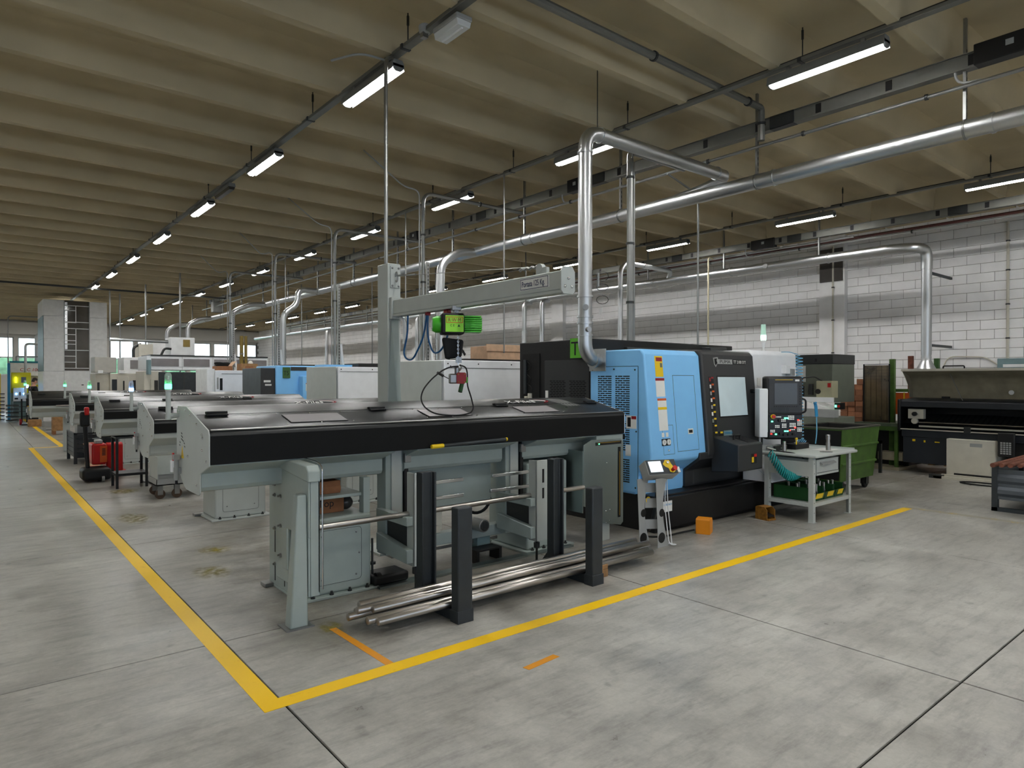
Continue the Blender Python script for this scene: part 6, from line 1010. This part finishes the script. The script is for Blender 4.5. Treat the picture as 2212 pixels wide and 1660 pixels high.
for z in (.3, .9, 1.5, 2.1): P('rack_shelf', MB().b(.42, .95, 35.5, 36.5, z, z + .04), 'dark_steel', t)
P('rack_box', MB().b(.45, .9, 35.6, 36.4, 2.14, 2.75), 'green_dark', t, bev=.02); P('rack_box', MB().b(.45, .9, 35.6, 36.4, 1.54, 2.0), 'plastic_grey', t, bev=.02); P('rack_box', MB().b(.45, .9, 35.6, 36.4, .94, 1.3), 'charcoal', t, bev=.02)
for i, (x, y, n_) in enumerate(((1.0, 34.6, 8), (1.42, 33.6, 5))):
    t = T('wire_basket_stack', ['tall stack of dark wire baskets by the left picture edge', 'lower stack of dark wire baskets beside the blue post'][i], 'baskets', (x, y, 0), 'wire basket stacks')
    for k in range(n_): P('basket', MB().tube([(x - .2, y - .2, .1 + k * .15), (x + .2, y - .2, .1 + k * .15), (x + .2, y + .2, .1 + k * .15), (x - .2, y + .2, .1 + k * .15)], .02, 6, closed=True).b(x - .2, x + .2, y - .2, y + .2, .04 + k * .15, .05 + k * .15), 'dark_steel', t, kind='stuff')
# ---------------------------------------------------------------- pallet trucks, crates and carts beside the aisle
t = T('pallet_truck', 'red electric pallet truck with a black tiller arm', 'pallet truck', (1.9, 13.6, 0))
P('battery_hood', MB().b(1.78, 2.0, 13.35, 13.75, .28, .64), 'red', t, bev=.03, seg=3); P('orange_grille', MB().b(1.90, 2.005, 13.345, 13.36, .32, .60), 'orange_panel', t); q = MB()
for k in range(6): q.b(1.93, 1.98, 13.335, 13.345, .44 + k * .022, .45 + k * .022)
P('grille_slots', q, 'black', t, kind='stuff'); P('chassis', MB().px([(13.55, .10), (13.55, .60), (13.62, .64), (13.80, .55), (13.95, .30), (13.95, .08)], 2.02, 2.28), 'red', t, bev=.02); P('drive_cover', MB().b(1.62, 2.05, 13.15, 13.6, .03, .24), 'black', t, bev=.06, seg=3); P('drive_wheel', MB().cyl((1.86, 13.28, .09), (1.93, 13.28, .09), .09, 16), 'rubber', t); P('front_castor', MB().cyl((1.90, 13.16, .055), (1.94, 13.16, .055), .05, 14), 'steel', t)
P('tiller_arm', MB().tube([(1.72, 13.34, .2), (1.70, 13.32, .55), (1.68, 13.30, .95)], .035, 10), 'black', t); P('tiller_head', MB().b(1.60, 1.74, 13.22, 13.34, .95, 1.20), 'black', t, bev=.03); P('tiller_red', MB().b(1.66, 1.73, 13.2, 13.3, 1.14, 1.28), 'red', t, bev=.02)
for x in (2.0, 2.3): P('fork', MB().b(x - .08, x + .08, 13.9, 14.9, .05, .10), 'red', t, bev=.01)
P('top_tray', MB().b(1.84, 1.95, 13.4, 13.6, .64, .70), 'plastic_grey', t, bev=.01)
bpy.data.objects['pallet_truck'].location.x -= .13
t = T('black_stand', 'black square-tube stand under the third feeder', 'stand', (2.06, 12.4, 0))
for (x, y) in ((1.85, 12.2), (2.27, 12.2), (1.85, 12.62), (2.27, 12.62)): P('leg', MB().b(x - .018, x + .018, y - .018, y + .018, 0, .80), 'black', t)
P('top_frame', MB().b(1.83, 2.29, 12.18, 12.64, .80, .83), 'dark_steel', t, bev=.004); P('lower_shelf', MB().b(1.83, 2.29, 12.18, 12.64, .20, .24), 'black', t)
t = T('wheeled_cart', 'grey sheet-metal cart on brown castors before the third feeder', 'cart', (2.4, 10.95, 0)); P('cart_tray', MB().b(2.12, 2.75, 10.72, 11.3, .20, .215).b(2.12, 2.75, 10.72, 10.73, .20, .29).b(2.12, 2.13, 10.72, 11.3, .20, .29).b(2.74, 2.75, 10.72, 11.3, .2, .29).b(2.12, 2.75, 11.29, 11.3, .2, .29), 'plastic_grey', t, kind='stuff'); P('cart_panel', MB().b(2.14, 2.15, 10.74, 11.28, .29, .62), 'paint_grey', t); P('cart_panel', MB().b(2.15, 2.73, 11.27, 11.28, .29, .62), 'paint_grey', t)
for (x, y) in ((2.18, 10.78), (2.40, 10.76), (2.2, 11.25), (2.7, 11.25)):
    w = P('castor_fork', MB().b(x - .035, x + .035, y - .03, y - .022, .06, .2).b(x - .035, x + .035, y + .022, y + .03, .06, .2), 'steel', t, kind='stuff'); P('castor_wheel', MB().lathe((x, y - .018, .07), [(.035, 0), (.07, .004), (.07, .032), (.035, .036)], 16, 'y'), M('wheel_brown', (84, 66, 52), .6), w)
t = T('metal_crate', 'dark grey steel crate with horizontal slats beside the aisle', 'crate', (2.2, 16.8, 0)); x0, x1, y0, y1 = 1.70, 2.12, 16.3, 17.5
for (x, y) in ((x0, y0), (x1 + .8 - .06, y0), (x0, y1), (x1 + .8 - .06, y1)): P('corner_post', MB().b(x, x + .06, y, y + .06, 0, .62), 'charcoal', t)
for k in range(5):
    P('slat', MB().b(x0 + .06, x1 + .74, y0 + .01, y0 + .03, .14 + k * .095, .22 + k * .095), 'charcoal', t); P('slat', MB().b(x0 + .01, x0 + .03, y0 + .06, y1, .14 + k * .095, .22 + k * .095), 'charcoal', t)
P('crate_floor', MB().b(x0 + .03, x1 + .78, y0 + .03, y1, .12, .14), 'charcoal', t); P('crate_rim', MB().b(x0, x1 + .8, y0, y0 + .03, .61, .64).b(x0, x0 + .03, y0, y1 + .06, .61, .64), 'dark_steel', t, kind='stuff')
tag(P('grey_box', MB().b(1.78, 2.05, 16.5, 16.9, .15, .86), 'plastic_grey', None, bev=.01), 'plain grey box standing in the slatted metal crate', 'box'); tag(P('grey_box', MB().b(2.24, 2.62, 16.5, 16.9, .15, .78).b(2.28, 2.38, 16.5, 16.9, .78, .83), 'plastic_grey', None, bev=.01), 'notched grey box at the right in the slatted crate', 'box')
t = T('floor_carton', 'tall brown carton on the floor beside the slatted crate', 'carton', (1.95, 15.9, 0)); P('carton_body', MB().b(1.86, 2.10, 15.75, 16.05, 0, .46), 'cardboard', t, bev=.004); P('carton_flap', MB().b(1.80, 2.12, 15.73, 15.75, .44, .47), 'cardboard', t)
t = T('plywood_box', 'pale plywood box on a small pallet along the aisle', 'box', (2.3, 25.5, 0)); P('box_body', MB().b(2.10, 2.50, 25.4, 25.9, .12, .62), 'wood', t, bev=.006); P('box_runner', MB().b(2.10, 2.18, 25.4, 25.9, 0, .12).b(2.42, 2.5, 25.4, 25.9, 0, .12), 'kraft', t, kind='stuff')
t = T('small_pallet', 'grey pallet with boxes further down the aisle', 'pallet', (2.2, 28, 0)); P('pallet_deck', MB().b(2.0, 2.5, 27.8, 28.3, .08, .12), 'plastic_grey', t); P('pallet_feet', MB().b(2.0, 2.1, 27.8, 28.3, 0, .08).b(2.4, 2.5, 27.8, 28.3, 0, .08), 'plastic_grey', t, kind='stuff'); P('pallet_box', MB().b(2.05, 2.45, 27.85, 28.25, .12, .30), 'plastic_grey', t, bev=.01)
t = T('hand_truck', 'dark hand truck with yellow and red parts far down the aisle', 'hand truck', (1.7, 31.5, 0)); P('truck_frame', MB().tube([(1.62, 31.5, .1), (1.62, 31.5, 1.0), (1.78, 31.5, 1.0), (1.78, 31.5, .1)], .03, 6), 'black', t); P('yellow_plate', MB().b(1.80, 1.92, 31.45, 31.5, .45, .80), 'yellow', t); P('red_wheel', MB().cyl((1.55, 31.5, .12), (1.62, 31.5, .12), .12, 12), 'crimson', t); P('toe_plate', MB().b(1.6, 1.95, 31.2, 31.5, .0, .05), 'dark_steel', t)
tag(P('low_crate', MB().b(1.75, 2.15, 30.2, 30.7, .1, .35), 'wood', None, bev=.01), 'low wooden crate far down the aisle by the hand truck', 'crate').location.z = -.1
t = T('hedge', 'green hedge outside the far windows', 'hedge', (0, 55, 0)); P('hedge_mass', MB().b(-14, 18, 54.5, 56, 0, 3.2), 'foliage', t)
t_ = S('ground_outside', MB().b(-40, 40, 50.3, 90, -.3, -.05), 'plaster')
# ---------------------------------------------------------------- people
def person(x, y, rz, label, hgt, hair, top, look_down):
    s_ = hgt / 1.78; m_ = Matrix.Translation((x, y, 0)) @ Matrix.Rotation(rz, 4, 'Z') @ Matrix.Scale(s_, 4)
    t = T('person', label, 'person', (x, y, 0))
    def skin(name, V, E, R, mat):
        me = bpy.data.meshes.new(name); me.from_pydata([tuple(m_ @ Vector(v)) for v in V], E, []); me.materials.append(MATS[mat]); o = bpy.data.objects.new(name, me); C.objects.link(o); setp(o, t)
        o.modifiers.new('skin', 'SKIN')
        for sv, r in zip(me.skin_vertices[0].data, R): sv.radius = (r * s_, r * s_)
        me.skin_vertices[0].data[0].use_root = True
        sb = o.modifiers.new('sub', 'SUBSURF'); sb.levels = 1; sb.render_levels = 2; return o
    # +x is the way the person faces; arms reach forward to the work
    V = [(0, 0, .95), (0, 0, 1.15), (.02, 0, 1.38), (.03, 0, 1.50), (.05, 0, 1.58), (.0, .19, 1.42), (.05, .24, 1.14), (.30, .20, 1.05), (.40, .18, 1.05), (0, -.19, 1.42), (.05, -.24, 1.14), (.30, -.20, 1.05), (.40, -.18, 1.05), (0, .10, .90), (.02, .11, .50), (-.02, .12, .09), (.14, .12, .04), (0, -.10, .90), (.02, -.11, .50), (-.02, -.12, .09), (.14, -.12, .04)]
    E = [(0, 1), (1, 2), (2, 3), (3, 4), (2, 5), (5, 6), (6, 7), (7, 8), (2, 9), (9, 10), (10, 11), (11, 12), (0, 13), (13, 14), (14, 15), (15, 16), (0, 17), (17, 18), (18, 19), (19, 20)]
    R = [.13, .13, .14, .06, .055, .055, .042, .032, .035, .055, .042, .032, .035, .085, .06, .042, .04, .085, .06, .042, .04]
    skin('body', V, E, R, 'skin')
    skin('jacket', V[:3] + [(.015, 0, 1.47)] + V[5:8] + V[9:12], [(0, 1), (1, 2), (2, 3), (2, 4), (4, 5), (5, 6), (2, 7), (7, 8), (8, 9)], [.155, .155, .165, .09, .075, .06, .052, .075, .06, .052], top)
    skin('trousers', [V[0], V[13], V[14], V[15], V[17], V[18], V[19]], [(0, 1), (1, 2), (2, 3), (0, 4), (4, 5), (5, 6)], [.15, .105, .082, .07, .105, .082, .07], 'cloth_black')
    hm_ = m_ @ Matrix.Translation((.06, 0, 1.665)) @ Matrix.Rotation(look_down, 4, 'Y')
    q = MB(); q.m = hm_; q.lathe((0, 0, 0), [(.012, -.125), (.045, -.115), (.062, -.07), (.075, -.01), (.078, .05), (.062, .095), (.03, .115), (.005, .12)], 14); q.tube([(.07, 0, .02), (.095, 0, -.025), (.075, 0, -.035)], .012, 6); q.cyl((0, .072, 0), (0, .088, 0), .026, 8); q.cyl((0, -.072, 0), (0, -.088, 0), .026, 8); hd_ = P('head', q, 'skin', t, kind=None)
    q = MB(); q.m = hm_; q.sph((.068, .028, .012), .010, 6); q.sph((.068, -.028, .012), .010, 6); P('eyes', q, 'black', hd_, kind='stuff'); q = MB(); q.m = hm_; q.b(.064, .072, -.025, .025, -.068, -.06); P('mouth', q, 'crimson', hd_)
    q = MB(); q.m = hm_; q.lathe((-.008, 0, .0), [(.076, .0), (.083, .03), (.084, .06), (.068, .105), (.03, .128), (.005, .132)], 14); q.lathe((-.022, 0, 0), [(.066, -.05), (.072, 0.02)], 12); P('hair', q, hair, hd_, kind=None)
    for s2 in (-1, 1):
        sh = MB(); sh.m = m_; sh.b(-.07, .19, s2 * .12 - .045, s2 * .12 + .045, 0, .09); P('shoe', sh, 'black', t, bev=.02)
        h_ = MB(); h_.m = m_; bx_ = (.40, s2 * .18, 1.05); h_.b(.38, .455, s2 * .18 - .035, s2 * .18 + .035, 1.035, 1.062)
        for k in range(4): h_.tube([(.45, s2 * .18 - .027 + k * .018, 1.05), (.495 + (.01 if k in (1, 2) else 0), s2 * .18 - .027 + k * .018, 1.045), (.52 + (.012 if k in (1, 2) else 0), s2 * .18 - .027 + k * .018, 1.02)], .008, 6)
        h_.tube([(.40, s2 * (.18 - .03), 1.05), (.43, s2 * (.18 - .055), 1.045), (.46, s2 * (.18 - .06), 1.03)], .009, 6); P('hand', h_, 'skin', t, bev=.006)
person(1.93, 30.9, math.radians(20), 'worker in black top with short dark hair, looking down', 1.80, 'hair', 'cloth_black', .35)
person(3.60, 28.1, math.radians(30), 'worker with greyish hair half hidden behind a signal lamp', 1.66, 'grey_hair', 'cloth_black', .15)
